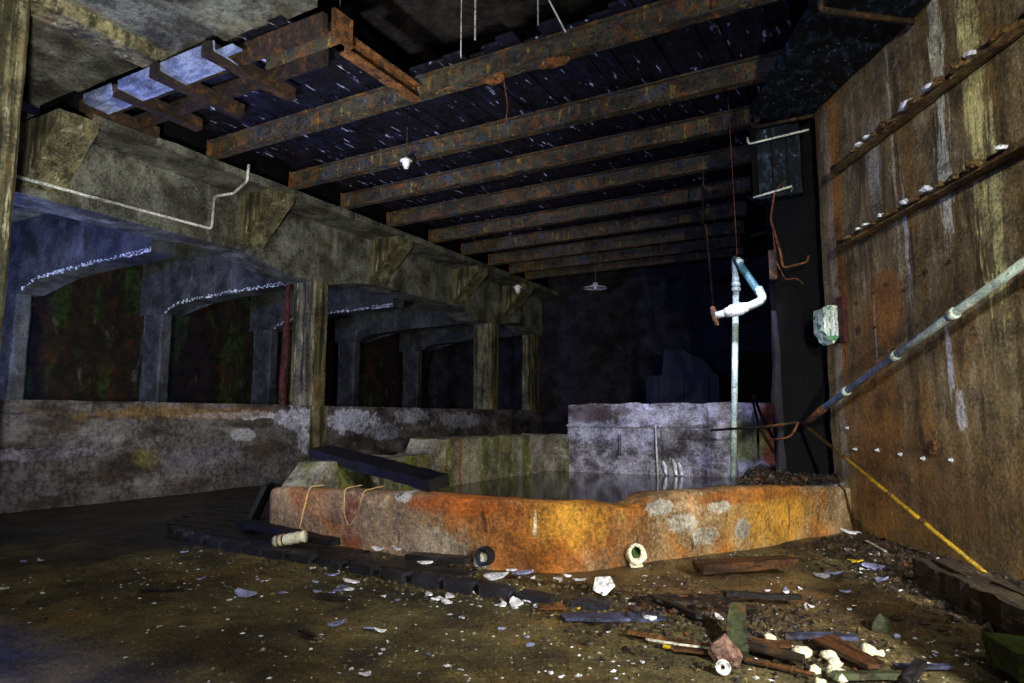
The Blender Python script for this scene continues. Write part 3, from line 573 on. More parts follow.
# rails on right wall
def rail(u0, z0, u1, z1, lab, seed, crust):
    t = thing('wall_rail', lab, 'rail', rwp(u0, z0, .05), (0, 0, RA)); L_ = u1 - u0; k = (z1 - z0) / L_
    b = rbox(0, L_, -.03, .02, -.045, .045, .1, .006, 8); 
    for v in b.verts: v.co.z += v.co.x * k
    obj('bar', b, 'rail', t); b = rbox(0, L_, -.09, -.02, -.05, -.035, .1, .006, 8)
    for v in b.verts: v.co.z += v.co.x * k
    obj('lip', b, 'rail', t)
    rdl = random.Random(seed)
    for uu, s, kind in crust:
        if kind == 'w':
            bb = lump(s * .75, .04, s * .36, uu * 9, 2, .6); obj('white_crust', bb, 'white', t, loc=(uu, -.06, uu * k + .03), rot=(0, R(rdl.uniform(-20, 20)), 0))
        else:
            bb = lump(s, .05, s * .6, uu * 5, 2, .6); obj('rust_knot', bb, 'rail', t, loc=(uu, -.05, uu * k + .0))
    b = bm_(); lathe(b, [(0, 0), (.05, 0), (.05, .03), (0, .03)], 10, Matrix.Rotation(R(90), 4, 'X') @ Matrix.Translation((.04, 0, .03))); obj('end_bolt', b, 'darkrust', t)
    return t
rail(.28, 4.08, 5.5, 4.18, 'upper rusty rail on the right wall with pale crusts', 3, [(.5, .05, 'r'), (.62, .055, 'w'), (.78, .06, 'w'), (.9, .05, 'r'), (1.05, .09, 'r'), (1.2, .05, 'r'), (1.45, .12, 'w'), (1.55, .09, 'r'), (1.78, .10, 'w'), (1.9, .08, 'r'), (2.15, .1, 'r'), (2.3, .09, 'w'), (2.6, .1, 'r'), (3, .1, 'r')])
rail(.32, 3.19, 5.5, 3.3, 'lower rusty rail on the right wall with a row of white crusts', 5, [(.25, .05, 'r'), (.48, .05, 'w'), (.62, .06, 'w'), (.75, .05, 'r'), (.9, .07, 'w'), (1.0, .06, 'r'), (1.1, .06, 'r'), (1.28, .09, 'w'), (1.42, .06, 'r'), (1.6, .10, 'w'), (1.8, .05, 'r'), (1.95, .06, 'r'), (2.2, .08, 'r'), (2.5, .07, 'w')])

# diagonal painted pipe
def wall_pipe(name, lab, pts, r, m, joints, jm):
    o0 = pts[0]; t = thing(name, lab, 'pipe', o0); loc = [tuple(p[i] - o0[i] for i in range(3)) for p in pts]
    b = bm_(); tube(b, loc, r, 10); obj('pipe', b, m, t, smooth=True)
    A, B_ = Vector(loc[0]), Vector(loc[-1]); d = (B_ - A).normalized()
    for f_ in joints:
        b = bm_(); c = A.lerp(B_, f_); tube(b, [c - d * .04, c - d * .035, c + d * .035, c + d * .04], r, 10, rr=[r, r * 1.35, r * 1.35, r]); obj('coupling', b, jm, t, smooth=True)
    return t
wall_pipe('wall_pipe', 'thick pale green pipe climbing the right wall diagonally to the right edge', [rwp(-.02, 1.36, .2), rwp(4.4, 2.77, .2)], .036, 'pipe', (.12, .33, .52, .75), 'pipe')
b = bm_(); tube(b, bend([rwp(.03, 1.37, .2), rwp(-.15, 1.31, .2), rwp(-.42, 1.17, .24)], .05), .042, 10); tag(obj('pipe_elbow', b, 'rust', smooth=True), 'rusty elbow joining the wall pipes at the black wall return', 'elbow')
wall_pipe('thin_wall_pipe', 'thin yellow and rust pipe sloping down the right wall to the floor', [rwp(-.42, 1.17, .24), rwp(2.79, .02, .3)], .018, 'yellow', (.3, .55, .7), 'rust')
pipe_thing('feed_pipe', [rwp(-.45, 1.2, .30), (-1.25, 8.7, 1.15), (-2.1, 9.4, 1.08)], .016, 'darkrust', 'thin rusty pipe running from the wall elbow to the green standpipe', 'pipe', .05)
pipe_thing('feed_pipe', [rwp(-.40, 1.20, .32), (-1.0, 8.72, 1.02), (-1.25, 8.74, .98)], .012, 'cable', 'short dark pipe curling down left of the wall elbow', 'pipe', .08)
pipe_thing('bent_bar', [(-1.75, 10.8, 1.6), (-1.65, 10.8, 1.3), (-1.5, 10.85, .95)], .022, 'black', 'black bent bar leaning on the right end of the basin back wall', 'bar')
pipe_thing('bent_bar', [(-1.77, 10.8, 1.55), (-1.70, 10.8, 1.2), (-1.72, 10.85, .85)], .018, 'black', 'second black bar crossing behind the bent one on the basin back wall', 'bar')
# white drain line and ladder brackets on basin back wall
b = bm_(); tube(b, [(-3.38, 11.04, 1.12), (-3.36, 11.04, .3)], .016, 6); tag(obj('drain_pipe', b, 'conduit'), 'thin white vertical pipe on the basin back wall', 'pipe')
for k, (dx, h) in enumerate(((0, .22), (.17, .25), (.26, .2))):
    b = bm_(); tube(b, [(-3.22 + dx, 11.05, .32), (-3.24 + dx, 11.05, .32 + h * .6), (-3.27 + dx, 11.05, .32 + h)], .02, 6, rr=[.02, .035, .02])
    tag(obj('lime_drip', b, 'white'), ['left white lime drip above the water on the back wall', 'middle white lime drip above the water', 'right white lime drip above the water'][k], 'lime drip', 'lime drips over the water')
b = bm_(); tube(b, bend([(-4.03, 11.03, .98), (-4.03, 11.0, .62), (-3.99, 11.0, .62), (-3.99, 11.03, .98)], .02), .008, 6); tag(obj('wall_hook', b, 'darkrust'), 'small dark iron loop on the left of the basin back wall', 'hook')

# fuse box
t = thing('fuse_box', 'battered white and green enamel switch box on the right wall', 'box', rwp(.02, 2.12, 0), (0, 0, RA))
b = bm_(); prism(b, [(-.22, .12), (-.16, .02), (-.11, -.03), (-.07, .03), (-.01, .06), (-.01, .40), (-.09, .42), (-.16, .41), (-.21, .38)], 0, -.12, .12, .05); rough(b, .012, 12, .01); obj('cover', b, 'fuse' if 'fuse' in M else 'pipe', t)
obj('back_plate', rbox(.10, .24, -.05, 0, -.02, .5, .06, .006), 'redstrip', t)
for zz in (.1, .2, .3): b = bm_(); tube(b, [(.125, -.02 - zz * .5, .06), (.125, -.03 - zz * .5, .38)], .014, 6); obj('rib', b, 'crust_and_glint', t)
# bolts on the wall
for k, (px, u, z) in enumerate([(0, .13, 1.14), (0, .27, .91), (0, .7, .92), (0, 1.1, .9), (0, 1.45, .88), (0, 1.84, .89), (0, 2.0, 2.6), (0, 1.67, 2.58), (0, 1.05, 2.59), (0, .81, 2.55), (0, .81, 2.19), (0, 1.34, 2.48), (0, 1.1, 1.92), (0, .46, 2.21), (0, .47, 2.5)]):
    b = bm_(); lathe(b, [(0, 0), (.022, 0), (.018, .014), (.009, .02), (.008, .035), (0, .04)], 8, Matrix.Rotation(R(90), 4, 'X')); 
    tag(obj('wall_bolt', b, 'crust_and_glint' if k < 6 else 'darkrust', loc=rwp(u, z, -.005), rot=(0, 0, RA)), (['first', 'second', 'third', 'fourth', 'fifth', 'sixth'][k] + ' white tipped bolt from the black corner in the low row on the right wall' if k < 6 else ['', '', '', '', '', '', 'dark bolt stub farthest right above the diagonal pipe', 'dark bolt stub second from the right above the diagonal pipe', 'dark bolt stub at the top left corner of the square orange stain', 'dark bolt stub just left of the square orange stain', 'low dark bolt stub right of the white switch box', 'dark bolt stub at the top of the square orange stain', 'dark bolt stub at the foot of the square orange stain', 'lower dark bolt stub closest to the white switch box', 'upper dark bolt stub closest to the white switch box'][k]), 'bolt', 'white bolts low on the right wall' if k < 6 else 'rusty bolt stubs on the right wall')
b = lump(.08, .04, .07, 3, 2, .6, False); tag(obj('rust_knob', b, 'rust', loc=rwp(1.62, .95, 0), rot=(0, 0, RA)), 'large rusty stub low on the right wall with a brown stain above', 'stub')

# conduit on the girder
def yz(pts): return [(-10.17, y, z) for y, z in pts]
pipe_thing('girder_conduit', [(-10.12, 2.8, 4.48), (-10.12, 4.43, 4.51), (-10.15, 7.38, 4.55), (-10.15, 7.4, 5.15), (-10.1, 7.75, 5.3), (-9.38, 7.46, 5.31), (-9.36, 7.46, 5.6)], .025, 'conduit', 'white conduit along the concrete girder rising to the first steel beam', 'conduit', .08)
# red rusty strip beside the column
b = bm_(); tube(b, [(-10.82, 9.72, 1.5), (-10.86, 9.72, 2.0), (-10.80, 9.72, 2.4), (-10.82, 9.74, 4.05)], .06, 7, rr=[.07, .06, .09, .05]); rough(b, .02, 6)
obj('red_strip', b, 'redstrip', c1, label='red rusty strip').location = (0, 0, 0)
for o in c1.children:
    if o.name.startswith('red_strip'): o.matrix_parent_inverse = c1.matrix_world.inverted(); o.location = (-c1.location.x, -c1.location.y, -c1.location.z)
# machine in the dark
t = thing('dark_machine', 'dim dark steel machine with sloping hood behind the basin back wall', 'machine', (-4.6, 17.2, 0))
obj('body', rbox(-.9, 1.0, 0, 1, 0, 2.3, .4, .005), 'metal_dark', t); obj('cap', rbox(-.8, 1.0, -.05, 1, 2.3, 2.36, .4, .003), 'metal_dark', t)
b = bm_(); prism(b, [(-.5, 2.36), (.9, 2.36), (.6, 2.75), (.1, 3.0), (-.4, 3.05)], 1, .1, .9, .3); obj('hood', b, 'metal_dark', t)
for xx in (-.6, .05, .7): obj('rib', rbox(xx, xx + .05, -.03, 0, .2, 2.3, .5, .0), 'metal_dark', t)
# ================================================================== FLOOR THINGS
# kerb of dark bricks, edge of the boarded strip
kb = thing('brick_kerb', 'long row of dark wet bricks edging the strip in front of the basin', 'kerb', (0, 0, 0))
kpts = [(-6.95, 4.75), (-6.3, 4.52), (-5.6, 4.42), (-4.7, 4.36), (-3.94, 4.30), (-3.2, 4.2), (-2.6, 4.18), (-1.98, 4.16), (-1.5, 4.2)]
rd = random.Random(11); seg = 0; tpos = 0; me0 = None
for i in range(len(kpts) - 1):
    a, c = Vector(kpts[i]), Vector(kpts[i + 1]); L_ = (c - a).length; n_ = max(1, int(L_ / .27)); ang = math.atan2((c - a).y, (c - a).x)
    for s in range(n_):
        p = a.lerp(c, (s + .5) / n_)
        o = obj('brick', rbox(-.122, .122, -.055, .055, -.05, .055, .05, .006, 9), 'kerb', kb, loc=(p.x, p.y, .02 + rd.uniform(-.008, .008)), rot=(R(rd.uniform(-4, 4)), R(rd.uniform(-2, 2)), ang + R(rd.uniform(-3, 3))))
# dark boards between kerb and basin
bp = thing('board_strip', 'wet black boards laid on the floor between the brick kerb and the basin', 'boards', (0, 0, 0))
for k, (x0, x1, y, wd) in enumerate([(-6.6, -3.9, 4.55, .2), (-6.9, -4.2, 4.78, .2), (-7.3, -6.05, 5.02, .22), (-7.5, -6.1, 5.27, .22), (-7.7, -6.15, 5.53, .22), (-7.9, -6.15, 5.80, .24), (-7.9, -6.1, 6.08, .24), (-8.1, -6.1, 6.36, .24), (-8.2, -6.1, 6.65, .26), (-3.9, -2.9, 4.52, .18)]):
    L_ = x1 - x0; o = obj('board', board(L_, wd, .03, k, 0, .006, .12), 'wood_dark', bp, loc=((x0 + x1) / 2, y, .015), rot=(0, R(rd.uniform(-.3, .3)), R(rd.uniform(-2, 2))))

def lying(name, m, p1, p2, W_, T_, lab, cat, seed=1, taper=0., amp=.008, roll=0, group=None):
    L_, e = along(p1, p2); mid = (Vector(p1) + Vector(p2)) / 2
    o = obj(name, board(L_, W_, T_, seed, taper, amp, max(.04, min(.1, W_ / 2))), m, loc=mid, rot=e); 
    if roll: o.rotation_euler.rotate_axis('X', R(roll))
    return tag(o, lab, cat, group)
lying('charred_beam', 'wood_black', (-6.0, 6.0, .80), (-3.62, 5.14, .60), .25, .11, 'thick charred black beam lying across the left corner of the basin wall', 'beam', 5, .1, .015, 12)
lying('black_plank', 'wood_black', (-6.05, 4.95, .11), (-4.5, 4.72, .08), .16, .06, 'black plank lying against the foot of the basin left corner', 'plank', 6, .15, .01)
lying('black_plank', 'wood_black', (-6.25, 5.25, .05), (-6.08, 5.35, .5), .3, .05, 'black board standing against the left end of the basin wall', 'plank', 7)
lying('black_plank', 'wood_dark', (-3.55, 4.62, .07), (-2.95, 4.6, .10), .12, .05, 'short black plank in front of the round pipe hole', 'plank', 8)

# white tube
t = thing('pipe_fragment', 'white ribbed pipe fragment lying at the left foot of the basin front wall', 'pipe', (-4.95, 4.6, .12), (0, R(-12), R(14)))
b = bm_(); pf = []
for k in range(13): pf.append((.05 + (.007 if k % 3 == 0 else 0), -.16 + .32 * k / 12))
lathe(b, [(0, -.16)] + pf + [(0, .16)], 16, Matrix.Rotation(R(90), 4, 'Y')); obj('tube', b, 'fungus', t, smooth=True)
for xx in (-.11, -.06): b = bm_(); lathe(b, [(.05, -.008), (.062, 0), (.05, .008)], 16, Matrix.Translation((xx, 0, 0)) @ Matrix.Rotation(R(90), 4, 'Y')); obj('ring', b, 'rust', t)
# round pipe stub in the basin wall
t = thing('drain_stub', 'round drain pipe end poking out of the basin front wall', 'pipe', (-2.97, 4.9, .11))
b = bm_(); lathe(b, [(.05, -.02), (.052, .07), (.068, .075), (.078, .05), (.078, -.03), (.05, -.04)], 18, Matrix.Rotation(R(90), 4, 'X')); obj('pipe_ring', b, 'kerb', t, smooth=True)
b = bm_(); lathe(b, [(0, .03), (.05, .025), (.05, 0)], 16, Matrix.Rotation(R(90), 4, 'X')); obj('plug', b, 'fungus', t)
obj('mortar', lump(.07, .05, .06, 4, 2, .5), 'crust_and_glint', t, loc=(-.05, 0, -.1))
t = thing('broken_fitting', 'broken cream and green pipe fitting at the foot of the orange basin wall', 'fitting', (-1.93, 5.58, .1), (0, 0, R(50)))
b = bm_(); lathe(b, [(.055, -.02), (.06, .08), (.085, .085), (.09, .06), (.075, -.02), (.055, -.03)], 14, Matrix.Rotation(R(75), 4, 'X')); rough(b, .012, 14, .008); obj('socket', b, 'fungus', t, smooth=True)
b = bm_(); lathe(b, [(0, -.02), (.04, .0), (.05, .05), (.03, .09)], 12, Matrix.Rotation(R(60), 4, 'X')); obj('insert', b, 'greenglass', t, smooth=True)
obj('broken_edge', lump(.06, .03, .05, 8, 2, .5), 'fungus', t, loc=(.0, -.04, -.1))
# strings
def string(pts, lab):
    b = bm_(); tube(b, bend(pts, .05, 5), .0055, 5); return tag(obj('string', b, 'string'), lab, 'string')
string([(-5.18, 5.25, .55), (-5.15, 5.02, .555), (-5.17, 4.96, .3), (-5.2, 4.95, .15)], 'straight cream string hanging over the left end of the basin wall')
string([(-4.62, 5.2, .58), (-4.60, 4.94, .575), (-4.57, 4.90, .35), (-4.48, 4.88, .22), (-4.38, 4.88, .35), (-4.33, 4.90, .57), (-4.3, 5.15, .59)], 'looped cream string hanging over the basin wall')

# timber at lower right
tb = thing('rotten_timber', 'thick rotten grey timber lying along the foot of the right wall', 'timber', (0.34, 5.75, .0), (0, 0, R(-70)))
b = rbox(-.2, 3.2, -.16, .12, 0, .22, .07, .018, 5, amp2=.014); obj('timber_body', b, 'timber', tb)
obj('splinter', board(.5, .03, .02, 3, .5), 'timber', tb, loc=(.2, -.08, .22)); obj('splinter', board(.7, .04, .02, 4, .5), 'timber', tb, loc=(.9, .02, .22))
lying('mossy_block', 'greenglass', (.42, 4.08, .03), (.85, 4.22, .05), .3, .14, 'mossy green block at the bottom right corner', 'block', 3, 0, .02)

b = lump(.26, .22, .82, 9, 2, .35); obj_ = obj('shadow_block', b, 'conc', loc=(1.2, 3.0, 0)); tag(obj_, 'unseen upright block added right of view to cast a shadow before the timber', 'block')  # out of view, added only to throw the dark shadow at lower right
FL = [(-4.0, 4.73, 0.133, 'w', 'round white flake on the black boards, left of its larger neighbour'),
 (-3.84, 4.81, 0.132, 'w', 'white flake on the black boards, right of the round one'),
 (-3.59, 4.68, 0.109, 'b', ''),
 (-3.32, 4.53, 0.156, 'w', 'large white flake on the kerb left of the drain pipe'),
 (-3.22, 4.71, 0.132, 'w', ''),
 (-3.55, 3.79, 0.145, 'b', ''),
 (-4.18, 4.14, 0.063, 'w', 'small bright white chip in front of the brick kerb'),
 (-3.87, 3.86, 0.067, 'b', ''),
 (-3.9, 4.06, 0.121, 'b', ''),
 (-3.63, 3.99, 0.15, 'w', 'bright white flake in front of the brick kerb'),
 (-3.49, 3.8, 0.144, 'w', ''),
 (-3.64, 3.65, 0.08, 'b', ''),
 (-3.52, 3.68, 0.063, 'b', ''),
 (-4.0, 3.32, 0.225, 'b', 'long bluish sliver lying alone on the bare floor at left'),
 (-3.15, 3.8, 0.069, 'w', ''),
 (-3.01, 3.79, 0.045, 'b', ''),
 (-2.9, 4.0, 0.107, 'w', ''),
 (-2.76, 3.89, 0.133, 'w', 'cluster top flake of the white pieces left of the drain pipe'),
 (-2.66, 3.87, 0.117, 'w', ''),
 (-2.72, 4.0, 0.105, 'w', ''),
 (-2.38, 3.63, 0.054, 'w', ''),
 (-2.98, 3.16, 0.136, 'b', ''),
 (-2.76, 3.2, 0.08, 'b', ''),
 (-2.66, 3.19, 0.078, 'w', ''),
 (-2.28, 2.62, 0.072, 'w', ''),
 (-2.38, 2.64, 0.045, 'w', ''),
 (-2.44, 2.95, 0.036, 'w', ''),
 (-2.41, 2.89, 0.03, 'w', ''),
 (-2.79, 2.77, 0.025, 'w', ''),
 (-2.17, 2.99, 0.035, 'b', ''),
 (-2.32, 3.97, 0.057, 'w', ''),
 (-2.58, 4.64, 0.115, 'w', ''),
 (-2.46, 4.6, 0.21, 'b', ''),
 (-2.57, 4.37, 0.204, 'w', 'long white strip lying on top of the brick kerb'),
 (-2.23, 4.05, 0.158, 'w', 'wide white flake in front of the brick kerb, left end of the white trail'),
 (-2.17, 4.11, 0.101, 'w', ''),
 (-2.28, 3.97, 0.086, 'w', ''),
 (-2.07, 4.06, 0.085, 'w', ''),
 (-2.38, 3.63, 0.048, 'w', ''),
 (-2.05, 3.55, 0.052, 'b', ''),
 (-1.84, 3.48, 0.037, 'b', ''),
 (-1.77, 3.39, 0.061, 'b', ''),
 (-1.5, 3.08, 0.044, 'w', ''),
 (-1.43, 3.05, 0.032, 'w', ''),
 (-2.32, 4.48, 0.063, 'w', ''),
 (-1.99, 4.59, 0.109, 'w', ''),
 (-2.13, 4.52, 0.093, 'w', ''),
 (-2.12, 4.66, 0.079, 'w', ''),
 (-1.81, 4.13, 0.063, 'y', 'small yellow cream chip on the kerb end'),
 (-1.53, 4.39, 0.058, 'w', ''),
 (-1.41, 4.59, 0.104, 'w', 'white square flake on the dark rubble lump'),
 (-1.26, 4.7, 0.045, 'w', ''),
 (-1.3, 4.05, 0.107, 'w', 'white sliver at the right end of the blue slate'),
 (-1.1, 3.71, 0.067, 'y', 'yellow and white scrap on the rusty stick'),
 (-1.15, 3.44, 0.029, 'w', ''),
 (-0.94, 4.26, 0.096, 'w', ''),
 (-0.51, 5.98, 0.166, 'w', 'white strip lying left of the pale pieces by the right wall'),
 (-0.42, 6.11, 0.169, 'b', 'bluish strip right of the white strip by the right wall'),
 (-0.13, 6.39, 0.255, 'b', 'long bluish strip among the litter by the right wall'),
 (-0.08, 6.0, 0.184, 'b', ''),
 (-0.29, 6.61, 0.142, 'y', 'yellow curved scrap in the litter by the right wall'),
 (-0.23, 6.3, 0.077, 'w', ''),
 (0.12, 6.01, 0.111, 'b', ''),
 (0.23, 6.03, 0.093, 'b', ''),
 (-0.4, 8.25, 0.251, 'w', 'white crumpled scrap at the right end of the basin wall'),
 (-0.74, 5.05, 0.063, 'w', ''),
 (-0.53, 4.97, 0.046, 'w', ''),
 (-0.49, 4.94, 0.046, 'w', ''),
 (-0.69, 5.26, 0.057, 'w', ''),
 (-0.27, 5.01, 0.039, 'w', ''),
 (-0.81, 5.26, 0.049, 'w', ''),
 (-0.69, 5.32, 0.066, 'b', ''),
 (-0.32, 5.53, 0.085, 'b', ''),
 (0.15, 4.28, 0.067, 'b', ''),
 (0.13, 4.11, 0.065, 'w', ''),
 (-0.01, 4.54, 0.057, 'b', 'small pale lilac chip standing on the bare floor near the shadow'),
 (-0.61, 5.46, 0.042, 'w', ''),
 (0.02, 6.83, 0.084, 'w', ''),
 (0.14, 6.59, 0.061, 'w', ''),
 (0.45, 6.44, 0.079, 'w', 'bright white chip beside the timber end at the right wall'),
 (-11.74, 5.38, 0.117, 'w', 'small white fragment at the foot of the left parapet'),
 (-5.7, 2.6, 0.077, 'w', ''),
 (-5.3, 2.66, 0.046, 'w', ''),
 (-5.78, 4.09, 0.108, 'b', ''),
 (-4.68, 3.47, 0.072, 'b', ''),
 (-6.56, 3.25, 0.067, 'w', ''),
 (-3.81, 3.49, 0.064, 'b', ''),
 (-6.64, 3.16, 0.09, 'b', '')]
LM = [(-4.95, 4.6, 'the white ribbed pipe fragment'), (-2.97, 4.9, 'the round drain pipe end'), (-1.8, 4.56, 'the large white shard'), (-1.5, 4.0, 'the bluish slate slab'), (-.78, 3.66, 'the pink stone'), (-1.03, 5.6, 'the rotten brown plank'),
      (-.14, 4.13, 'the foam lump standing apart'), (.34, 5.75, 'the end of the grey timber'), (-8.6, 6.0, 'the left parapet foot'), (-5.2, 3.7, 'the long lone bluish sliver'), (-1.93, 5.58, 'the broken cream fitting'), (-3.1, 2.9, 'the dark scrap at the bottom edge')]
rank = {}; near = {}
for k, f in enumerate(FL):
    if not f[4]:
        d, nm_ = min((math.dist(f[:2], l[:2]), l[2]) for l in LM); near.setdefault((f[3], nm_), []).append((d, k))
ORD = ['', 'second ', 'third ', 'fourth ', 'fifth ', 'sixth ', 'seventh ', 'eighth ', 'ninth ', 'tenth ', 'eleventh ', 'twelfth ']
for (kd, nm_), v in near.items():
    for i, (d, k) in enumerate(sorted(v)): rank[k] = ('small paint flakes on the floor', 'small %s paint flake %snearest to %s' % ('white' if kd == 'w' else 'bluish', ORD[i], nm_))
for k, (x, y, L_, kind, lab) in enumerate(FL):
    L_ = max(L_, .025); rdk = random.Random(k); onb = .075 if (y > 4.3 and -5.2 < x < -1.6 and y < 4.85) else 0
    z = floor_h(x, y) + .006 + onb
    b = shard(L_, L_ * rdk.uniform(.45, .8), k, .006 + L_ * .04, rdk.uniform(.02, .35)); m = {'w': 'flake', 'b': 'flake_blue', 'y': 'yellow_bit'}[kind]
    nm = {'w': 'paint_flake', 'b': 'paint_flake', 'y': 'scrap'}[kind]
    if lab: grp = None; l_ = lab
    elif True: grp, l_ = rank[k]
    else:
        zone = 'near the right wall' if x > -.9 else ('on the floor in front of the brick kerb' if x > -5 else 'on the bare floor at far left')
        l_ = ('small white paint flake ' if kind == 'w' else 'small bluish paint flake ') + zone; grp = l_.replace('flake', 'flakes')
    o = obj(nm, b, m, loc=(x, y, z), rot=(R(rdk.uniform(-10, 10)), R(rdk.uniform(-10, 10)), rdk.uniform(0, 6.3) if 'long' not in l_ and 'strip' not in l_ else R(rdk.uniform(5, 35))))
    tag(o, l_, 'flake' if kind != 'y' else 'scrap', grp)
b = shard(.20, .16, 77, .012, .05, 5); o = obj('tile_shard', b, 'white', loc=(-1.80, 4.56, .07), rot=(R(52), R(8), R(25))); tag(o, 'large bright white shard standing behind the kerb end, biggest of the white pieces', 'shard')
lying('slate_slab', 'slate', (-1.80, 3.86, .02), (-1.24, 4.14, .04), .13, .02, 'long bluish slate slab lying at the right end of the brick kerb', 'slab', 3, -.3, .01)
lying('rusty_offcut', 'rust', (-2.05, 4.02, .02), (-1.9, 4.12, .02), .12, .015, 'small rust brown flap lying against the last kerb bricks', 'offcut', 9)
lying('brown_plank', 'wood_brown', (-1.34, 5.40, .06), (-.72, 5.86, .08), .2, .07, 'short rotten brown plank lying in front of the basin right corner', 'plank', 4, .1, .012)
tag(obj('rubble_lump', lump(.30, .17, .07, 21, 4, .9), 'litter', loc=(-1.12, 4.45, .0), rot=(0, 0, R(40))), 'dark crusty rubble lump behind the rusty sticks', 'rubble')
lying('dark_stick', 'wood_dark', (-1.42, 4.42, .07), (-1.02, 4.1, .07), .04, .03, 'dark broken stick leaning on the left of the rubble lump', 'stick', 5)
lying('dark_stick', 'wood_dark', (-1.0, 4.75, .06), (-.55, 4.9, .06), .05, .03, 'black stick lying behind the leaning mossy board', 'stick', 6)
lying('leaning_board', 'green_slab', (-.75, 3.78, .02), (-.78, 4.02, .2), .12, .02, 'mossy dark board propped up behind the pink stone', 'board', 7, .3)
tag(obj('pink_stone', lump(.075, .05, .085, 5, 2, .5), 'stone', loc=(-.78, 3.66, .0)), 'pinkish stone in front of the propped mossy board', 'stone')
lying('rusty_stick', 'rust', (-1.34, 3.76, .03), (-.86, 3.76, .03), .022, .02, 'thin straight rusty stick left of the pink stone', 'stick', 3)
lying('pale_stick', 'conduit', (-1.22, 3.72, .03), (-.84, 3.73, .035), .012, .01, 'thin pale stick lying beside the straight rusty one', 'stick', 4)
lying('rusty_stick', 'wood_brown', (-1.05, 3.66, .02), (-.84, 3.68, .02), .03, .02, 'short brown stick just left of the pink stone', 'stick', 5)
b = bm_(); tube(b, [(-.72, 3.84, .05), (-.58, 3.80, .05), (-.42, 3.76, .05)], .025, 8); rough(b, .004, 20); tag(obj('rusty_pipe', b, 'darkrust'), 'purplish rusty pipe piece right of the pink stone', 'pipe')
b = bm_(); tube(b, [(-.68, 3.68, .03), (-.5, 3.65, .03), (-.36, 3.62, .03)], .012, 7); tag(obj('rusty_rod', b, 'rust'), 'thinner rusty rod lying before the purplish pipe piece', 'rod')
lying('brown_board', 'wood_brown', (-.36, 4.12, .05), (-.10, 3.86, .03), .13, .02, 'glossy brown board lying right of the cream foam lumps', 'board', 8, .1)
lying('brown_board', 'wood_brown', (-.70, 3.95, .03), (-.50, 3.99, .03), .07, .02, 'small brown board behind the purplish pipe piece', 'board', 9)
lying('slate_slab', 'slate', (-.56, 4.18, .02), (-.20, 4.27, .04), .09, .02, 'grey green slate lying behind the cream foam lumps', 'slab', 10, .3)
lying('slate_slab', 'slate', (-.02, 3.98, .01), (.22, 4.08, .02), .06, .015, 'thin dark slate on the floor right of the glossy brown board', 'slab', 11, .3)
tag(obj('triangular_scrap', lump(.06, .02, .07, 13, 1, .3), 'green_slab', loc=(-.09, 4.62, .0), rot=(0, 0, R(30))), 'small triangular dark scrap standing alone on the floor', 'scrap')
lying('mossy_stick', 'green_slab', (-.27, 3.66, .02), (.06, 3.82, .02), .05, .03, 'mossy stick at the bottom edge below the glossy brown board', 'stick', 12)
lying('mossy_stick', 'wood_dark', (.03, 3.72, .03), (.09, 3.92, .06), .05, .03, 'short dark stick at the bottom edge beside the mossy stick', 'stick', 13)
lying('white_stick', 'conduit', (-.22, 7.45, .06), (-.06, 6.95, .06), .022, .015, 'thin white stick leaning at the foot of the right wall', 'stick', 14, 0, .002)
for k, (x, y, s, lab) in enumerate([(-.14, 4.13, .042, 'cream foam lump standing apart, right of the others'), (-.09, 4.13, .025, 'small cream foam blob beside the lump that stands apart'), (-.32, 3.96, .045, 'upper cream foam lump of the pile on the brown board'), (-.29, 3.88, .035, 'middle cream foam lump of the pile on the brown board'),
        (-.28, 3.72, .042, 'lower round cream foam lump in the pile at the bottom'), (-.25, 3.66, .03, 'lowest small foam lump of the pile at the bottom'), (-.45, 3.92, .05, 'flat wide cream foam lump behind the rusty rod'), (-.52, 3.98, .025, 'small foam blob left of the flat wide one'), (-.62, 4.05, .032, 'cream foam scrap behind the purplish pipe piece'), (-.37, 3.72, .03, 'greyish foam lump left of the lower pile'), (-.33, 3.55, .03, 'foam lump cut by the bottom edge of the photo')]):
    tag(obj('foam_lump', lump(s, s * .75, s * .8, k + 31, 2, .45), 'fungus', loc=(x, y, floor_h(x, y) + .01), smooth=True), lab, 'foam', 'cream foam lumps on the floor')
b = bm_()
for k in range(2): pass
lathe(b, [(.012, 0), (.034, 0), (.038, .012), (.034, .022), (.012, .022), (.012, 0)], 14); tag(obj('porcelain_ring', b, 'white', loc=(-.76, 3.50, .03), rot=(R(60), 0, 0)), 'small white porcelain ring in front of the pink stone', 'ring')
# dark splinters on the bare floor
for (x, y, L_, a, lab) in ((-3.35, 3.55, .25, 25, 'pair of dark splinters in front of the kerb, right one'), (-3.47, 3.58, .15, 30, 'pair of dark splinters in front of the kerb, left one'), (-4.6, 3.1, .3, 35, 'long dark splinter alone on the bare floor'), (-6.2, 3.5, .4, 40, 'long flat dark sliver on the bare floor at left'), (-2.95, 2.9, .16, -15, 'dark scrap at the bottom of the photo beside white chips')):
    tag(obj('dark_splinter', board(L_, .035, .012, 3, .4, .006, .04), 'wood_dark', loc=(x, y, .02), rot=(0, 0, R(a))), lab, 'splinter')

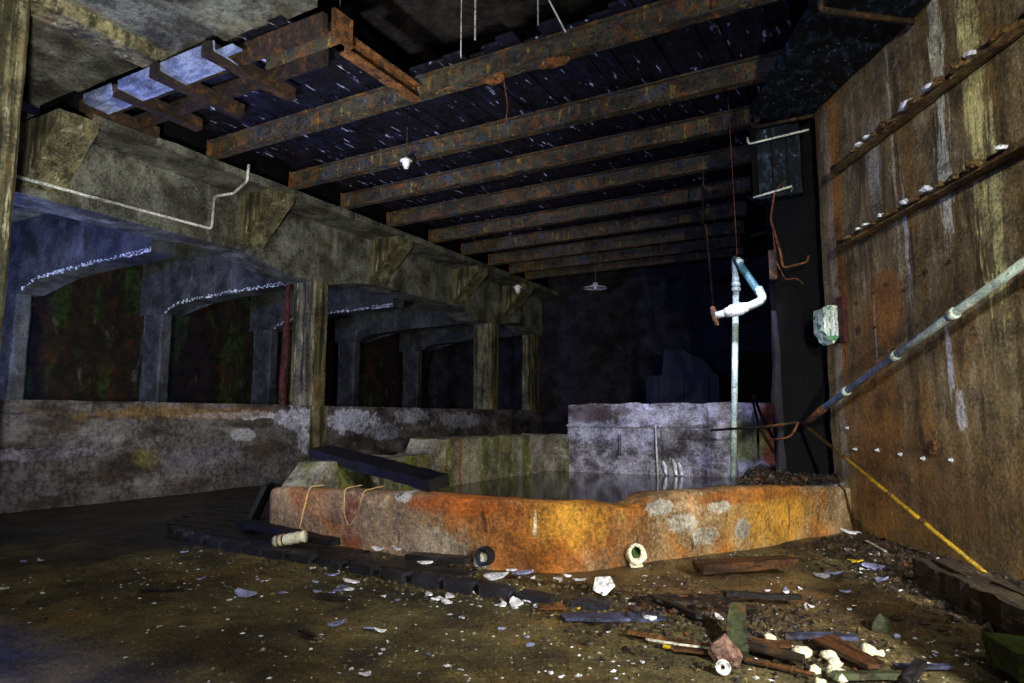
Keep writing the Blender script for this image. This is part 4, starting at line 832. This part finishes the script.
# gravel, chips, litter (nobody could count them)
def scatter(n, fn, smin, smax, flat, seed):
    rd = random.Random(seed); vs = []; fs = []
    for _ in range(n):
        p = fn(rd)
        if p is None: continue
        x, y, z = p; s = rd.uniform(smin, smax) * (1 if rd.random() < .85 else 1.8); a = rd.uniform(0, 6.28); el = rd.uniform(.5, 1.0); h = s * rd.uniform(*flat); c_, s_ = math.cos(a), math.sin(a); i = len(vs)
        for (u, v, q) in ((1, .1, .2), (.1, el, .35), (-1, -.1, .2), (-.05, -el, .1), (.1, .05, 1)):
            u *= s * rd.uniform(.8, 1.2); v *= s; vs.append((x + u * c_ - v * s_, y + u * s_ + v * c_, z + q * h))
        fs += [(i, i + 1, i + 4), (i + 1, i + 2, i + 4), (i + 2, i + 3, i + 4), (i + 3, i, i + 4)]
    me = bpy.data.meshes.new('grit'); me.from_pydata(vs, [], fs); return me
def stuff(name, me, m, lab):
    me.materials.append(M[m]); o = bpy.data.objects.new(name, me); COL.objects.link(o); tag(o, lab, 'debris', None, 'stuff')
def f_all(rd):
    x = rd.uniform(-6, 1.6); y = rd.uniform(2.2, 6.8) if rd.random() < .7 else rd.uniform(2.6, 4.6)
    if (x + .43) * (-.866) + (y - 8.53) * (-.5) < .05: return None
    if y > 5.0 and x < -1.9: return None
    if (y - 5.9) * .55 - (x + 1.8) * .83 > -.02 and y > 4.9: return None
    if rd.random() > .35 + .65 * max(0, min(1, (x + 3.4) / 2.2)): return None
    return x, y, floor_h(x, y)
stuff('floor_gravel', scatter(15000, f_all, .004, .012, (.5, 1.1), 1), 'gravel', 'loose grit and small stones scattered over the floor')
stuff('pale_chips', scatter(1700, f_all, .005, .015, (.2, .5), 2), 'flake', 'tiny white chips sprinkled over the floor')
def f_wall(rd):
    u = rd.uniform(.1, 5); d = abs(rd.gauss(0, .45)) + .04
    x, y, _ = rwp(u, 0, d)
    if (y - 5.9) * .55 - (x + 1.8) * .83 > -.02 and y > 4.9: return None
    return x, y, floor_h(x, y) + .005
stuff('wall_litter', scatter(6500, f_wall, .012, .032, (.3, 1.0), 3), 'litter', 'dark chips, leaves and rubble heaped along the foot of the right wall')
stuff('wall_chips', scatter(420, f_wall, .008, .022, (.2, .5), 12), 'flake', 'pale chips among the litter at the foot of the right wall')
def f_plat(rd):
    x = rd.uniform(-1.6, -.5); y = rd.uniform(7.5, 10.2); 
    if x < -1.42 + (y - 7.4) * -.08 or x > -1.1 + (y - 7.1) * .5 or (y > 8.9 and x > -1.2): return None
    return x, y, .53 + .05 * rd.random()
stuff('platform_rubble', scatter(1800, f_plat, .015, .04, (.4, 1.2), 4), 'litter', 'dark rubble lying on the platform at the right end of the basin')
def f_mid(rd):
    x = rd.gauss(-1.0, .45); y = rd.gauss(4.3, .35); return x, y, floor_h(x, y) + .003
stuff('rubble_grit', scatter(1500, f_mid, .008, .022, (.4, 1.2), 6), 'litter', 'dark crumbs around the rubble lump and rusty sticks')
def f_kerb(rd):
    x = rd.uniform(-4.9, -1.4); y = 4.36 + rd.uniform(.05, .4) if rd.random() < .5 else 4.2 - abs(rd.gauss(0, .12)); return x, y, floor_h(x, y) + (.03 if y > 4.4 else 0)
stuff('kerb_crumbs', scatter(1500, f_kerb, .006, .016, (.4, 1.2), 7), 'gravel', 'crumbs of plaster and stone around the brick kerb')
